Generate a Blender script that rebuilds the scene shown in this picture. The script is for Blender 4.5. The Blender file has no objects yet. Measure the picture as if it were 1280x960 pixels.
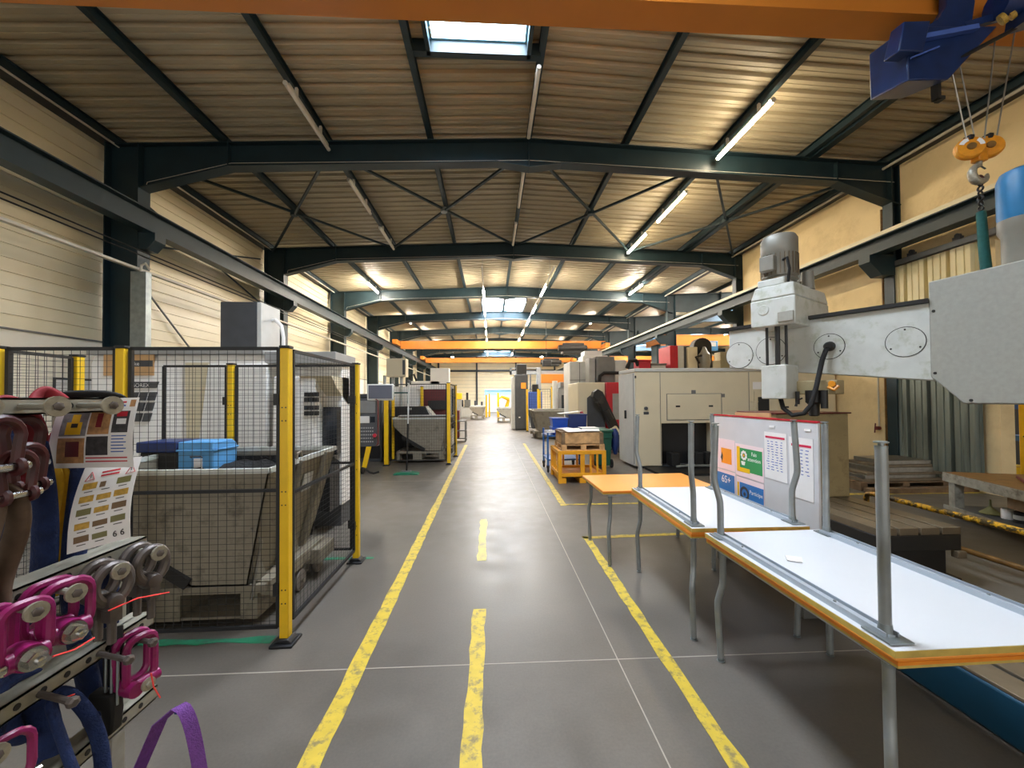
import bpy, bmesh, math, random
from mathutils import Vector, Matrix
R = random.Random(7)
sc = bpy.context.scene
COL = sc.collection
PI = math.pi
V = Vector

# ------------------------------------------------------------------ helpers
def lin(c):
    def f(x):
        x /= 255.0
        return x / 12.92 if x <= 0.04045 else ((x + 0.055) / 1.055) ** 2.4
    return tuple(f(x) for x in c) + (1.0,)

MATS = {}
def mat(name, rgb, rough=0.6, metal=0.0, var=0.12, scale=6.0, bump=0.0, bscale=40.0, spec=0.5, dirt=None, dirt_amt=0.3, dscale=2.5, world=False, coat=0.0, stretch=None, dpos=(0.52, 0.68)):
    """principled material; colour broken up by noise, optional blotches of a second colour"""
    m = bpy.data.materials.new(name); m.use_nodes = True
    nt = m.node_tree; b = nt.nodes['Principled BSDF']
    b.inputs['Roughness'].default_value = rough
    b.inputs['Metallic'].default_value = metal
    b.inputs['Specular IOR Level'].default_value = spec
    b.inputs['Coat Weight'].default_value = coat
    tc = nt.nodes.new('ShaderNodeTexCoord')
    if world:
        g = nt.nodes.new('ShaderNodeNewGeometry'); co = g.outputs['Position']
    else:
        co = tc.outputs['Object']
    if stretch:
        mp = nt.nodes.new('ShaderNodeMapping'); mp.inputs['Scale'].default_value = stretch
        nt.links.new(co, mp.inputs['Vector']); co = mp.outputs['Vector']
    n = nt.nodes.new('ShaderNodeTexNoise'); n.inputs['Scale'].default_value = scale; n.inputs['Detail'].default_value = 5
    nt.links.new(co, n.inputs['Vector'])
    ramp = nt.nodes.new('ShaderNodeValToRGB')
    c = lin(rgb)
    ramp.color_ramp.elements[0].position = 0.3; ramp.color_ramp.elements[1].position = 0.7
    ramp.color_ramp.elements[0].color = tuple(max(0, x * (1 - var)) for x in c[:3]) + (1,)
    ramp.color_ramp.elements[1].color = tuple(min(1, x * (1 + var)) for x in c[:3]) + (1,)
    nt.links.new(n.outputs['Fac'], ramp.inputs['Fac'])
    out = ramp.outputs['Color']
    if dirt:
        n2 = nt.nodes.new('ShaderNodeTexNoise'); n2.inputs['Scale'].default_value = dscale; n2.inputs['Detail'].default_value = 8; n2.inputs['Roughness'].default_value = 0.7
        nt.links.new(co, n2.inputs['Vector'])
        r2 = nt.nodes.new('ShaderNodeValToRGB'); r2.color_ramp.elements[0].position = dpos[0]; r2.color_ramp.elements[1].position = dpos[1]
        r2.color_ramp.elements[1].color = (dirt_amt,) * 3 + (1,)
        nt.links.new(n2.outputs['Fac'], r2.inputs['Fac'])
        mx = nt.nodes.new('ShaderNodeMixRGB'); mx.inputs[2].default_value = lin(dirt)
        nt.links.new(r2.outputs['Color'], mx.inputs[0]); nt.links.new(out, mx.inputs[1]); out = mx.outputs[0]
    nt.links.new(out, b.inputs['Base Color'])
    if bump:
        n3 = nt.nodes.new('ShaderNodeTexNoise'); n3.inputs['Scale'].default_value = bscale; n3.inputs['Detail'].default_value = 4
        nt.links.new(co, n3.inputs['Vector'])
        bp = nt.nodes.new('ShaderNodeBump'); bp.inputs['Strength'].default_value = bump; bp.inputs['Distance'].default_value = 0.02
        nt.links.new(n3.outputs['Fac'], bp.inputs['Height']); nt.links.new(bp.outputs['Normal'], b.inputs['Normal'])
    MATS[name] = m
    return m

def emat(name, rgb, strength):
    m = bpy.data.materials.new(name); m.use_nodes = True
    nt = m.node_tree; nt.nodes.remove(nt.nodes['Principled BSDF'])
    e = nt.nodes.new('ShaderNodeEmission'); e.inputs['Color'].default_value = lin(rgb); e.inputs['Strength'].default_value = strength
    nt.links.new(e.outputs[0], nt.nodes['Material Output'].inputs['Surface'])
    MATS[name] = m
    return m

class MB:
    """collects shapes (world coordinates) for ONE mesh"""
    def __init__(s): s.v = []; s.f = []; s.mi = []
    def add(s, vs, fs, m=0):
        o = len(s.v); s.v += [tuple(x) for x in vs]
        s.f += [tuple(i + o for i in f) for f in fs]; s.mi += [m] * len(fs)
        return s
    def box(s, x0, x1, y0, y1, z0, z1, m=0):
        vs = [(x, y, z) for z in (z0, z1) for y in (y0, y1) for x in (x0, x1)]
        return s.add(vs, [(0, 2, 3, 1), (4, 5, 7, 6), (0, 1, 5, 4), (2, 6, 7, 3), (0, 4, 6, 2), (1, 3, 7, 5)], m)
    def obox(s, c, size, rot=None, m=0):
        c = V(c); hx, hy, hz = size[0] / 2, size[1] / 2, size[2] / 2
        vs = [V((x, y, z)) for z in (-hz, hz) for y in (-hy, hy) for x in (-hx, hx)]
        if rot is not None: vs = [rot @ v for v in vs]
        return s.add([v + c for v in vs], [(0, 2, 3, 1), (4, 5, 7, 6), (0, 1, 5, 4), (2, 6, 7, 3), (0, 4, 6, 2), (1, 3, 7, 5)], m)
    def bar(s, p0, p1, w, h, up=(0, 0, 1), m=0):
        p0, p1 = V(p0), V(p1); d = (p1 - p0); L = d.length; d.normalize()
        u = V(up)
        if abs(d.dot(u)) > 0.98: u = V((0, 1, 0)) if abs(d.y) < 0.9 else V((1, 0, 0))
        sd = d.cross(u).normalized(); u = sd.cross(d).normalized()
        vs = [p + sd * a * w / 2 + u * b * h / 2 for p in (p0, p1) for a, b in ((-1, -1), (1, -1), (1, 1), (-1, 1))]
        return s.add(vs, [(3, 2, 1, 0), (4, 5, 6, 7), (0, 1, 5, 4), (1, 2, 6, 5), (2, 3, 7, 6), (3, 0, 4, 7)], m)
    def prism(s, poly, axis, a0, a1, m=0):
        def P(p, a):
            return {'x': (a, p[0], p[1]), 'y': (p[0], a, p[1]), 'z': (p[0], p[1], a)}[axis]
        n = len(poly); vs = [P(p, a0) for p in poly] + [P(p, a1) for p in poly]
        fs = [tuple(range(n))[::-1], tuple(range(n, 2 * n))] + [(i, (i + 1) % n, n + (i + 1) % n, n + i) for i in range(n)]
        return s.add(vs, fs, m)
    def hull(s, bottom, top, m=0):
        """loft between two polygons of equal length"""
        n = len(bottom)
        return s.add(list(bottom) + list(top), [tuple(range(n))[::-1], tuple(range(n, 2 * n))] + [(i, (i + 1) % n, n + (i + 1) % n, n + i) for i in range(n)], m)
    def tube(s, pts, r, n=8, closed=False, m=0, flat=None):
        pts = [V(p) for p in pts]; k = len(pts)
        rr = r if isinstance(r, (list, tuple)) else [r] * k
        vs = []; prev = None
        for i, p in enumerate(pts):
            a = pts[(i - 1) % k] if (closed or i > 0) else p
            b = pts[(i + 1) % k] if (closed or i < k - 1) else p
            d = (b - a)
            d = d.normalized() if d.length > 1e-9 else V((0, 0, 1))
            if prev is None:
                u = V((0, 0, 1)) if abs(d.z) < 0.9 else V((1, 0, 0))
                u = (u - d * u.dot(d)).normalized()
            else:
                u = (prev - d * prev.dot(d))
                u = u.normalized() if u.length > 1e-6 else d.orthogonal().normalized()
            prev = u; w = d.cross(u)
            for j in range(n):
                t = 2 * PI * (j + 0.5) / n
                fa = flat if flat else 1.0
                vs.append(p + (u * math.cos(t) + w * math.sin(t) * fa) * rr[i])
        fs = []
        for i in range(k if closed else k - 1):
            for j in range(n):
                a, b = i * n + j, i * n + (j + 1) % n
                c, d2 = ((i + 1) % k) * n + (j + 1) % n, ((i + 1) % k) * n + j
                fs.append((a, b, c, d2))
        if not closed: fs += [tuple(range(n))[::-1], tuple(range((k - 1) * n, k * n))]
        return s.add(vs, fs, m)
    def cyl(s, p0, p1, r, r2=None, n=16, m=0):
        return s.tube([p0, p1], [r, r if r2 is None else r2], n, m=m)
    def lathe(s, c, prof, axis=(0, 0, 1), n=20, m=0):
        c = V(c); ax = V(axis).normalized(); u = ax.orthogonal().normalized(); w = ax.cross(u)
        vs = []
        for r, h in prof:
            for j in range(n):
                t = 2 * PI * j / n
                vs.append(c + ax * h + (u * math.cos(t) + w * math.sin(t)) * max(r, 1e-4))
        k = len(prof)
        fs = [(i * n + j, i * n + (j + 1) % n, (i + 1) * n + (j + 1) % n, (i + 1) * n + j) for i in range(k - 1) for j in range(n)]
        fs += [tuple(range(n))[::-1], tuple(range((k - 1) * n, k * n))]
        return s.add(vs, fs, m)
    def ring(s, c, Rr, r, normal=(1, 0, 0), n=20, k=8, m=0):
        c = V(c); ax = V(normal).normalized(); u = ax.orthogonal().normalized(); w = ax.cross(u)
        return s.tube([c + (u * math.cos(2 * PI * i / n) + w * math.sin(2 * PI * i / n)) * Rr for i in range(n)], r, k, closed=True, m=m)
    def annulus(s, c, ro, ri, t, normal=(1, 0, 0), n=20, m=0):
        """washer: flat disc with a hole"""
        return s.lathe_ring(c, [(ri, 0), (ro, 0), (ro, t), (ri, t)], normal, n, m)
    def lathe_ring(s, c, prof, axis, n=20, m=0):
        c = V(c); ax = V(axis).normalized(); u = ax.orthogonal().normalized(); w = ax.cross(u); vs = []
        for r, h in prof:
            for j in range(n):
                t = 2 * PI * j / n
                vs.append(c + ax * h + (u * math.cos(t) + w * math.sin(t)) * r)
        k = len(prof)
        return s.add(vs, [(i * n + j, i * n + (j + 1) % n, ((i + 1) % k) * n + (j + 1) % n, ((i + 1) % k) * n + j) for i in range(k) for j in range(n)], m)
    def sheet(s, rows, t=0.0, m=0, nrm=None):
        """grid of points -> surface with thickness t"""
        nr, nc = len(rows), len(rows[0])
        A = [V(p) for r in rows for p in r]
        fs = [(i * nc + j, i * nc + j + 1, (i + 1) * nc + j + 1, (i + 1) * nc + j) for i in range(nr - 1) for j in range(nc - 1)]
        if t:
            nv = V(nrm) if nrm else ((A[1] - A[0]).cross(A[nc] - A[0])).normalized()
            Bv = [p + nv * t for p in A]; o = len(A)
            f2 = [tuple(x + o for x in f[::-1]) for f in fs]
            b = [j for j in range(nc)] + [i * nc + nc - 1 for i in range(1, nr)] + [(nr - 1) * nc + j for j in range(nc - 2, -1, -1)] + [i * nc for i in range(nr - 2, 0, -1)]
            f3 = [(b[i], b[(i + 1) % len(b)], b[(i + 1) % len(b)] + o, b[i] + o) for i in range(len(b))]
            return s.add(A + Bv, fs + f2 + f3, m)
        return s.add(A, fs, m)

def finish(mb, name, mats, origin=(0, 0, 0), bevel=0.0, angle=35):
    me = bpy.data.meshes.new(name)
    o = V(origin)
    me.from_pydata([V(v) - o for v in mb.v], [], mb.f)
    if not isinstance(mats, (list, tuple)): mats = [mats]
    for m in mats: me.materials.append(MATS[m] if isinstance(m, str) else m)
    me.polygons.foreach_set('material_index', mb.mi)
    bm = bmesh.new(); bm.from_mesh(me)
    bmesh.ops.recalc_face_normals(bm, faces=bm.faces)
    bm.to_mesh(me); bm.free()
    me.polygons.foreach_set('use_smooth', [True] * len(me.polygons))
    me.set_sharp_from_angle(angle=math.radians(angle))
    ob = bpy.data.objects.new(name, me); COL.objects.link(ob)
    if bevel:
        md = ob.modifiers.new('bevel', 'BEVEL'); md.width = bevel; md.segments = 2; md.limit_method = 'ANGLE'; md.angle_limit = math.radians(40); md.harden_normals = False
    return ob

def tag(o, label, cat, group=None, kind=None):
    o['label'] = label; o['category'] = cat
    if group: o['group'] = group
    if kind: o['kind'] = kind
    return o

def thing(name, label, cat, loc=(0, 0, 0), group=None):
    o = bpy.data.objects.new(name, None); COL.objects.link(o); o.location = loc; o.empty_display_size = 0.1
    return tag(o, label, cat, group)

def root_loc(o):
    p = V((0, 0, 0))
    while o is not None:
        p = p + o.location; o = o.parent
    return p

def part(root, name, mb, mats, bevel=0.0, label=None, angle=35):
    """a child mesh; mb is in world coordinates unless the root is a prototype at the origin"""
    ob = finish(mb, name, mats, root_loc(root), bevel, angle); ob.parent = root
    if label: ob['label'] = label
    return ob

def single(name, mb, mats, label, cat, origin=(0, 0, 0), group=None, bevel=0.0, angle=35):
    ob = finish(mb, name, mats, origin, bevel, angle); ob.location = origin
    return tag(ob, label, cat, group)

def struct(name, mb, mats, parent=None, bevel=0.0, label=None):
    ob = finish(mb, name, mats, (0, 0, 0), bevel)
    if parent: ob.parent = parent
    ob['kind'] = 'structure'
    if label: ob['label'] = label
    return ob

def dup(root, loc, rotz=0.0, label=None, group=None):
    """copy a thing with its parts and sub-parts"""
    r = root.copy(); COL.objects.link(r); r.location = loc; r.rotation_euler = (0, 0, rotz)
    if label: r['label'] = label
    if group: r['group'] = group
    for ch in list(root.children):
        c = ch.copy(); COL.objects.link(c); c.parent = r
        for g in list(ch.children):
            d = g.copy(); COL.objects.link(d); d.parent = c
    return r

def text(root, name, body, loc, size, mt, rot=(PI / 2, 0, 0), depth=0.0005, align='LEFT'):
    cu = bpy.data.curves.new(name, 'FONT'); cu.body = body; cu.size = size; cu.extrude = depth; cu.align_x = align
    cu.materials.append(MATS[mt])
    tmp = bpy.data.objects.new(name, cu); COL.objects.link(tmp)
    dg = bpy.context.evaluated_depsgraph_get()
    me = bpy.data.meshes.new_from_object(tmp.evaluated_get(dg))
    bpy.data.objects.remove(tmp)
    if not me.materials: me.materials.append(MATS[mt])
    ob = bpy.data.objects.new(name, me); COL.objects.link(ob)
    ob.parent = root; ob.location = V(loc) - root_loc(root); ob.rotation_euler = rot
    return ob

def arc(c, r, a0, a1, n, u, w):
    c, u, w = V(c), V(u), V(w)
    return [c + u * (r * math.cos(a0 + (a1 - a0) * i / n)) + w * (r * math.sin(a0 + (a1 - a0) * i / n)) for i in range(n + 1)]

ORD = ['first', 'second', 'third', 'fourth', 'fifth', 'sixth', 'seventh', 'eighth', 'ninth', 'tenth', 'eleventh', 'twelfth']

# ------------------------------------------------------------------ materials
mat('steel_green', (28, 46, 52), 0.45, var=0.15, scale=3, spec=0.4)
mat('deck', (172, 160, 134), 0.5, var=0.1, scale=1.2, world=True)
mat('clad', (232, 220, 188), 0.34, var=0.05, scale=1.0, world=True)
mat('plaster', (252, 244, 228), 0.8, var=0.05, scale=2, world=True)
mat('blockwall', (232, 208, 160), 0.85, var=0.06, scale=1.5, world=True, bump=0.25, bscale=14, dirt=(200, 172, 125), dirt_amt=0.5, dscale=1.0)
mat('end_clad', (236, 216, 176), 0.6, var=0.05, scale=1, world=True)
mat('dark_steel', (46, 50, 54), 0.5, var=0.2)
mat('black', (20, 20, 22), 0.5, var=0.2)
mat('rubber', (24, 23, 23), 0.8, var=0.2)
mat('grey_wheel', (120, 112, 104), 0.7, var=0.1)
mat('galv', (140, 148, 150), 0.4, metal=0.7, var=0.15, scale=12)
mat('chrome', (190, 190, 188), 0.22, metal=1.0, var=0.05)
mat('steel', (150, 146, 138), 0.35, metal=0.9, var=0.15, scale=15)
mat('washer', (172, 166, 150), 0.45, metal=0.5, var=0.18, scale=60)
mat('crane_orange', (206, 124, 42), 0.4, var=0.06, scale=2)
mat('hoist_blue', (20, 44, 92), 0.4, var=0.2, scale=8)
mat('fence_yellow', (236, 190, 24), 0.42, var=0.08)
mat('fence_black', (18, 20, 24), 0.5, var=0.15)
mat('hopper', (136, 128, 112), 0.6, var=0.12, scale=5, dirt=(76, 68, 56), dirt_amt=0.75, dscale=5)
mat('machine_cream', (218, 206, 176), 0.45, var=0.04, scale=2)
mat('machine_white', (240, 238, 234), 0.42, var=0.04, scale=2)
mat('machine_grey', (150, 150, 148), 0.45, var=0.06)
mat('worn_grey', (150, 146, 134), 0.6, var=0.2, scale=14, dirt=(84, 78, 68), dirt_amt=0.8, dscale=8)
mat('light_grey', (196, 196, 192), 0.45, var=0.05)
mat('dark_grey', (66, 68, 72), 0.5, var=0.1)
mat('mid_grey', (108, 108, 106), 0.5, var=0.1)
mat('red', (178, 24, 44), 0.4, var=0.08)
mat('maroon', (96, 26, 30), 0.45, var=0.1)
mat('green_bin', (24, 84, 66), 0.5, var=0.1)
mat('blue_plastic', (30, 76, 170), 0.4, var=0.1)
mat('navy_plastic', (22, 44, 96), 0.4, var=0.1)
mat('cart_blue', (36, 92, 160), 0.4, var=0.1)
mat('light_blue', (92, 160, 214), 0.45, var=0.1)
mat('crane_yellow', (232, 160, 24), 0.45, var=0.1)
mat('wood', (196, 154, 104), 0.7, var=0.3, scale=9)
mat('old_wood', (120, 96, 70), 0.8, var=0.3, scale=9)
mat('paper', (238, 236, 234), 0.7, var=0.03)
mat('orange_top', (240, 152, 56), 0.32, var=0.05, scale=3)
mat('ply_edge', (196, 168, 84), 0.5, var=0.15, scale=20)
mat('orange_edge', (226, 136, 34), 0.4, var=0.08, scale=10)
mat('white_lam', (214, 217, 221), 0.32, var=0.02, scale=3, dirt=(214, 216, 220), dirt_amt=0.5, dscale=3)
mat('table_grey', (142, 146, 146), 0.35, metal=0.35, var=0.08, scale=20)
mat('rail_paint', (176, 186, 196), 0.4, metal=0.2, var=0.08)
mat('old_white', (202, 204, 198), 0.5, var=0.06, scale=8, dirt=(168, 172, 150), dirt_amt=0.8, dscale=6)
mat('drill_grey', (162, 160, 150), 0.45, var=0.06, scale=30)
mat('drill_tan', (170, 154, 116), 0.5, var=0.12, scale=5, dirt=(120, 104, 74), dirt_amt=0.7, dscale=5)
mat('bed_steel', (122, 108, 88), 0.4, metal=0.4, var=0.2, scale=6)
mat('bed_dark', (30, 28, 26), 0.5, var=0.2)
mat('drill_blue', (22, 66, 90), 0.35, var=0.15)
mat('motor_blue', (44, 120, 170), 0.4, var=0.06)
mat('motor_grey', (140, 136, 126), 0.45, metal=0.2, var=0.1)
mat('hook_orange', (222, 142, 30), 0.4, var=0.15, scale=20)
mat('sling_green', (28, 92, 86), 0.7, var=0.15, scale=40)
mat('sling_blue', (22, 42, 88), 0.85, var=0.25, scale=30, bump=0.4, bscale=120)
mat('sling_brown', (92, 74, 60), 0.85, var=0.2, scale=30)
mat('sling_yellow', (206, 160, 26), 0.8, var=0.15, scale=30)
mat('sling_red', (130, 22, 34), 0.7, var=0.25, scale=20)
mat('strap_purple', (112, 62, 140), 0.75, var=0.15, scale=60, bump=0.4, bscale=200)
mat('shackle_pink', (140, 26, 90), 0.35, var=0.15, scale=20, dirt=(96, 24, 62), dirt_amt=0.6, dscale=18)
mat('forged', (104, 96, 92), 0.42, metal=0.5, var=0.2, scale=20)
mat('dark_red', (64, 14, 18), 0.45, var=0.25, scale=25)
mat('tie_red', (236, 70, 66), 0.5, var=0.05)
mat('rack_grey', (150, 146, 132), 0.5, metal=0.25, var=0.12, scale=20)
mat('board_grey', (206, 206, 208), 0.55, var=0.04)
mat('screen', (84, 86, 96), 0.25, var=0.05)
mat('screen_dark', (30, 34, 40), 0.2, var=0.1)
mat('ink', (60, 58, 60), 0.7, var=0.1)
mat('ink_red', (196, 50, 60), 0.7, var=0.1)
mat('ink_blue', (70, 100, 180), 0.7, var=0.1)
mat('poster_green', (40, 140, 80), 0.6, var=0.05)
mat('poster_yellow', (240, 190, 20), 0.6, var=0.05)
mat('poster_blue', (50, 120, 190), 0.6, var=0.05)
mat('poster_orange', (240, 150, 40), 0.6, var=0.05)
mat('poster_pink', (246, 222, 226), 0.6, var=0.02)
mat('crimson', (206, 34, 76), 0.6, var=0.05)
mat('photo_dark', (62, 60, 62), 0.6, var=0.5, scale=60)
mat('photo_tan', (176, 130, 84), 0.6, var=0.35, scale=60)
mat('photo_grey', (128, 126, 128), 0.6, var=0.3, scale=60)
mat('gold', (190, 150, 60), 0.6, var=0.3, scale=80)
mat('galv_door', (126, 132, 122), 0.5, metal=0.2, var=0.3, scale=2.2, world=True, stretch=(1, 4, 0.25), dirt=(74, 80, 72), dirt_amt=0.8, dscale=1.6)
mat('cream_door', (222, 210, 168), 0.5, var=0.06, scale=2, world=True)
mat('cardboard', (206, 164, 116), 0.8, var=0.08)
mat('tube_off', (226, 220, 208), 0.4, var=0.02)
mat('housing', (206, 202, 192), 0.5, var=0.04)
mat('chips', (38, 36, 35), 0.6, metal=0.4, var=0.5, scale=30, bump=0.8, bscale=60)
mat('olive', (120, 116, 70), 0.5, var=0.15)
mat('curb', (150, 200, 222), 0.6, var=0.03)
mat('conduit', (196, 190, 176), 0.5, var=0.06)
emat('tube_lit', (255, 236, 200), 100.0)
emat('tube_bright', (255, 243, 224), 380.0)
emat('sky_pane', (232, 242, 255), 46.0)
emat('lamp_spot', (255, 250, 240), 60.0)

# floor: worn dark polished concrete
def floor_mat():
    m = bpy.data.materials.new('concrete'); m.use_nodes = True; nt = m.node_tree; b = nt.nodes['Principled BSDF']
    g = nt.nodes.new('ShaderNodeNewGeometry')
    def noise(s, d=6, r=0.6):
        n = nt.nodes.new('ShaderNodeTexNoise'); n.inputs['Scale'].default_value = s; n.inputs['Detail'].default_value = d; n.inputs['Roughness'].default_value = r
        nt.links.new(g.outputs['Position'], n.inputs['Vector']); return n
    n1 = noise(0.45, 3, 0.45); n2 = noise(4, 6, 0.6); n3 = noise(70, 3)
    r1 = nt.nodes.new('ShaderNodeValToRGB'); e = r1.color_ramp.elements
    e[0].position = 0.2; e[0].color = lin((78, 73, 67)); e[1].position = 0.8; e[1].color = lin((116, 109, 100))
    nt.links.new(n1.outputs['Fac'], r1.inputs['Fac'])
    r2 = nt.nodes.new('ShaderNodeValToRGB'); e = r2.color_ramp.elements
    e[0].position = 0.2; e[0].color = (0.8, 0.8, 0.8, 1); e[1].position = 0.8; e[1].color = (1.15, 1.15, 1.15, 1)
    nt.links.new(n2.outputs['Fac'], r2.inputs['Fac'])
    mx = nt.nodes.new('ShaderNodeMixRGB'); mx.blend_type = 'MULTIPLY'; mx.inputs[0].default_value = 1
    nt.links.new(r1.outputs[0], mx.inputs[1]); nt.links.new(r2.outputs[0], mx.inputs[2])
    r3 = nt.nodes.new('ShaderNodeValToRGB'); e = r3.color_ramp.elements
    e[0].position = 0.3; e[0].color = (0.9, 0.9, 0.9, 1); e[1].position = 0.7; e[1].color = (1.06, 1.06, 1.06, 1)
    nt.links.new(n3.outputs['Fac'], r3.inputs['Fac'])
    m2 = nt.nodes.new('ShaderNodeMixRGB'); m2.blend_type = 'MULTIPLY'; m2.inputs[0].default_value = 1
    nt.links.new(mx.outputs[0], m2.inputs[1]); nt.links.new(r3.outputs[0], m2.inputs[2])
    nt.links.new(m2.outputs[0], b.inputs['Base Color'])
    rr = nt.nodes.new('ShaderNodeMapRange'); rr.inputs[1].default_value = 0.2; rr.inputs[2].default_value = 0.8; rr.inputs[3].default_value = 0.30; rr.inputs[4].default_value = 0.54
    nt.links.new(n2.outputs['Fac'], rr.inputs[0]); nt.links.new(rr.outputs[0], b.inputs['Roughness'])
    b.inputs['Specular IOR Level'].default_value = 0.55
    bp = nt.nodes.new('ShaderNodeBump'); bp.inputs['Strength'].default_value = 0.15; bp.inputs['Distance'].default_value = 0.01
    nt.links.new(n2.outputs['Fac'], bp.inputs['Height']); nt.links.new(bp.outputs['Normal'], b.inputs['Normal'])
    MATS['concrete'] = m
floor_mat()
# worn yellow floor paint: patches scraped back to the concrete colour
mat('line_paint', (204, 176, 58), 0.5, var=0.1, scale=12, world=True, dirt=(112, 104, 84), dirt_amt=0.8, dscale=14, dpos=(0.50, 0.62))
mat('line_green', (40, 130, 96), 0.5, var=0.15, scale=8, world=True, dirt=(70, 84, 76), dirt_amt=0.9, dscale=5)
mat('joint', (168, 160, 148), 0.7, var=0.1, world=True)
mat('line_pale', (206, 190, 110), 0.5, var=0.1, scale=12, world=True, dirt=(150, 138, 110), dirt_amt=0.85, dscale=7)

# ------------------------------------------------------------------ camera
cam = bpy.data.cameras.new('camera'); co = bpy.data.objects.new('camera', cam); COL.objects.link(co); sc.camera = co
cam.sensor_fit = 'HORIZONTAL'; cam.sensor_width = 36.0; cam.lens = 36.0 * 495 / 1280
cam.clip_start = 0.02; cam.clip_end = 300
cam.shift_y = 8.4 / 1280
yaw = math.atan(27 / 495); pitch = math.radians(1.0); roll = math.radians(0.45)
fwd = V((math.sin(yaw) * math.cos(pitch), math.cos(yaw) * math.cos(pitch), math.sin(pitch)))
rt = V((math.cos(yaw), -math.sin(yaw), 0)); up = rt.cross(fwd)
r2 = rt * math.cos(roll) - up * math.sin(roll); u2 = up * math.cos(roll) + rt * math.sin(roll)
M = Matrix((r2, u2, -fwd)).transposed().to_4x4(); M.translation = (0, 0, 1.65)
co.matrix_world = M

# ------------------------------------------------------------------ setting
YB, YE = -7.0, 47.2
XL, XR, XN = -6.98, 8.2, 23.0
struct('floor', MB().box(-9, 24, YB, YE + 1, -0.2, 0), 'concrete')
jm = MB()
for x in (1.9, ): pass
def flat(mb, pts, z=0.002):
    n = len(pts); return mb.add([(x, y, z) for x, y in pts] + [(x, y, 0.0002) for x, y in pts], [tuple(range(n))] + [(i, n + i, n + (i + 1) % n, (i + 1) % n) for i in range(n)])
flat(jm, [(-6, 2.55), (6, 2.42), (6, 2.427), (-6, 2.557)], 0.0012)
flat(jm, [(0.78, -2), (0.787, -2), (0.80, 14), (0.793, 14)], 0.0012)
flat(jm, [(-6, 8.05), (6, 8.0), (6, 8.01), (-6, 8.06)], 0.0012)
struct('trim_1', jm, 'joint', label='thin pale saw-cut joints in the concrete floor')

def deck_z(X, xc=0.77): return 6.735 - 0.04 * abs(X - xc)
HOLES = [(-0.78, 0.52, 1.6, 5.5), (-0.35, 1.8, 20.0, 24.4), (-0.6, 2.1, 38.5, 43.5)]
NHOLES = [(13.4, 17.2, 16.0, 24.5), (13.4, 17.2, 31, 39)]
def deck(mb, xa, xb, xc, holes):
    p = 0.25; y = YB
    while y < YE + 0.3:
        cuts = [xa, xc, xb]; hs = [h for h in holes if h[2] - 0.05 < y + p / 2 < h[3] + 0.05]
        for h in hs: cuts += [h[0], h[1]]
        cuts = sorted(set(cuts))
        for a, b in zip(cuts, cuts[1:]):
            if any(h[0] <= (a + b) / 2 <= h[1] for h in hs): continue
            prof = [(y, 0.05), (y + 0.07, 0.05), (y + 0.09, 0.0), (y + 0.155, 0.0), (y + 0.16, 0.008), (y + 0.17, 0.008), (y + 0.175, 0.0), (y + 0.23, 0.0), (y + 0.25, 0.05)]
            vs = [(X, yy, deck_z(X, xc) + zz) for X in (a, b) for yy, zz in prof]
            mb.add(vs, [(i, i + 1, 10 + i, 9 + i) for i in range(8)])
        y += p
    return mb
dk = deck(MB(), -7.4, 8.4, 0.77, HOLES); deck(dk, 8.4, 23.2, 15.8, NHOLES)
struct('ceiling', dk, 'deck')

# cladded wall: block plinth and horizontal trays
wl = MB().box(XL - 0.25, XL - 0.02, YB, YE, 0, 2.72)
struct('wall_left', wl, 'plaster')
tr = MB(); z = 2.72; prof = []
while z < 6.55:
    prof += [(XL, z), (XL, z + 0.185), (XL - 0.022, z + 0.19), (XL - 0.022, z + 0.203)]; z += 0.205
n = len(prof)
tr.add([(x, YB, zz) for x, zz in prof] + [(x, YE, zz) for x, zz in prof], [(i, i + 1, n + i + 1, n + i) for i in range(n - 1)])
ct = struct('trim_2', tr, 'clad', label='cream ribbed metal cladding above the block plinth')
struct('trim_3', MB().box(XL - 0.02, XL + 0.012, YB, YE, 2.70, 2.725), 'mid_grey')

# beige block wall with the gateway, pierced between Y 3.4 and 5.95
wr = MB()
wr.box(XR, XR + 0.25, 5.95, 12.35, 0, 6.6)
wr.box(XR, XR + 0.25, 2.6, 5.95, 4.15, 6.6)
wr.box(XR, XR + 0.25, YB, 2.6, 0, 6.6)
struct('wall_right', wr, 'blockwall')
struct('wall_end', MB().box(-8, 24, YE, YE + 0.2, 0, 6.9), 'end_clad')
struct('wall_side', MB().box(XN, XN + 0.2, YB, YE, 0, 6.9), 'end_clad')
eg = MB()
for x in (-6.1, -1.6, 3.05, 7.7): eg.box(x - 0.09, x + 0.09, YE - 0.2, YE - 0.002, 0, 6.6)
eg.box(-7, 8.2, YE - 0.16, YE - 0.002, 4.75, 4.98)
struct('trim_4', eg, 'dark_steel')
hg = MB()
for k in range(12): hg.box(-7, 8.2, YE - 0.03, YE - 0.001, 1.6 + k * 0.42, 1.615 + k * 0.42)
struct('trim_5', hg, 'mid_grey')
# eave gutters / cable tray lines along both walls
struct('trim_6', MB().box(XL - 0.01, XL + 0.22, YB, YE, 6.28, 6.40), 'dark_steel')
struct('trim_7', MB().box(XR - 0.2, XR + 0.01, YB, YE, 6.24, 6.36), 'dark_steel')
struct('trim_8', MB().tube([(XR - 0.26, YB, 6.2), (XR - 0.26, YE, 6.2)], 0.025, 6), 'conduit')
struct('trim_9', MB().tube([(XL + 0.27, YB, 6.26), (XL + 0.27, YE, 6.26)], 0.02, 6), 'conduit')

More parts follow.
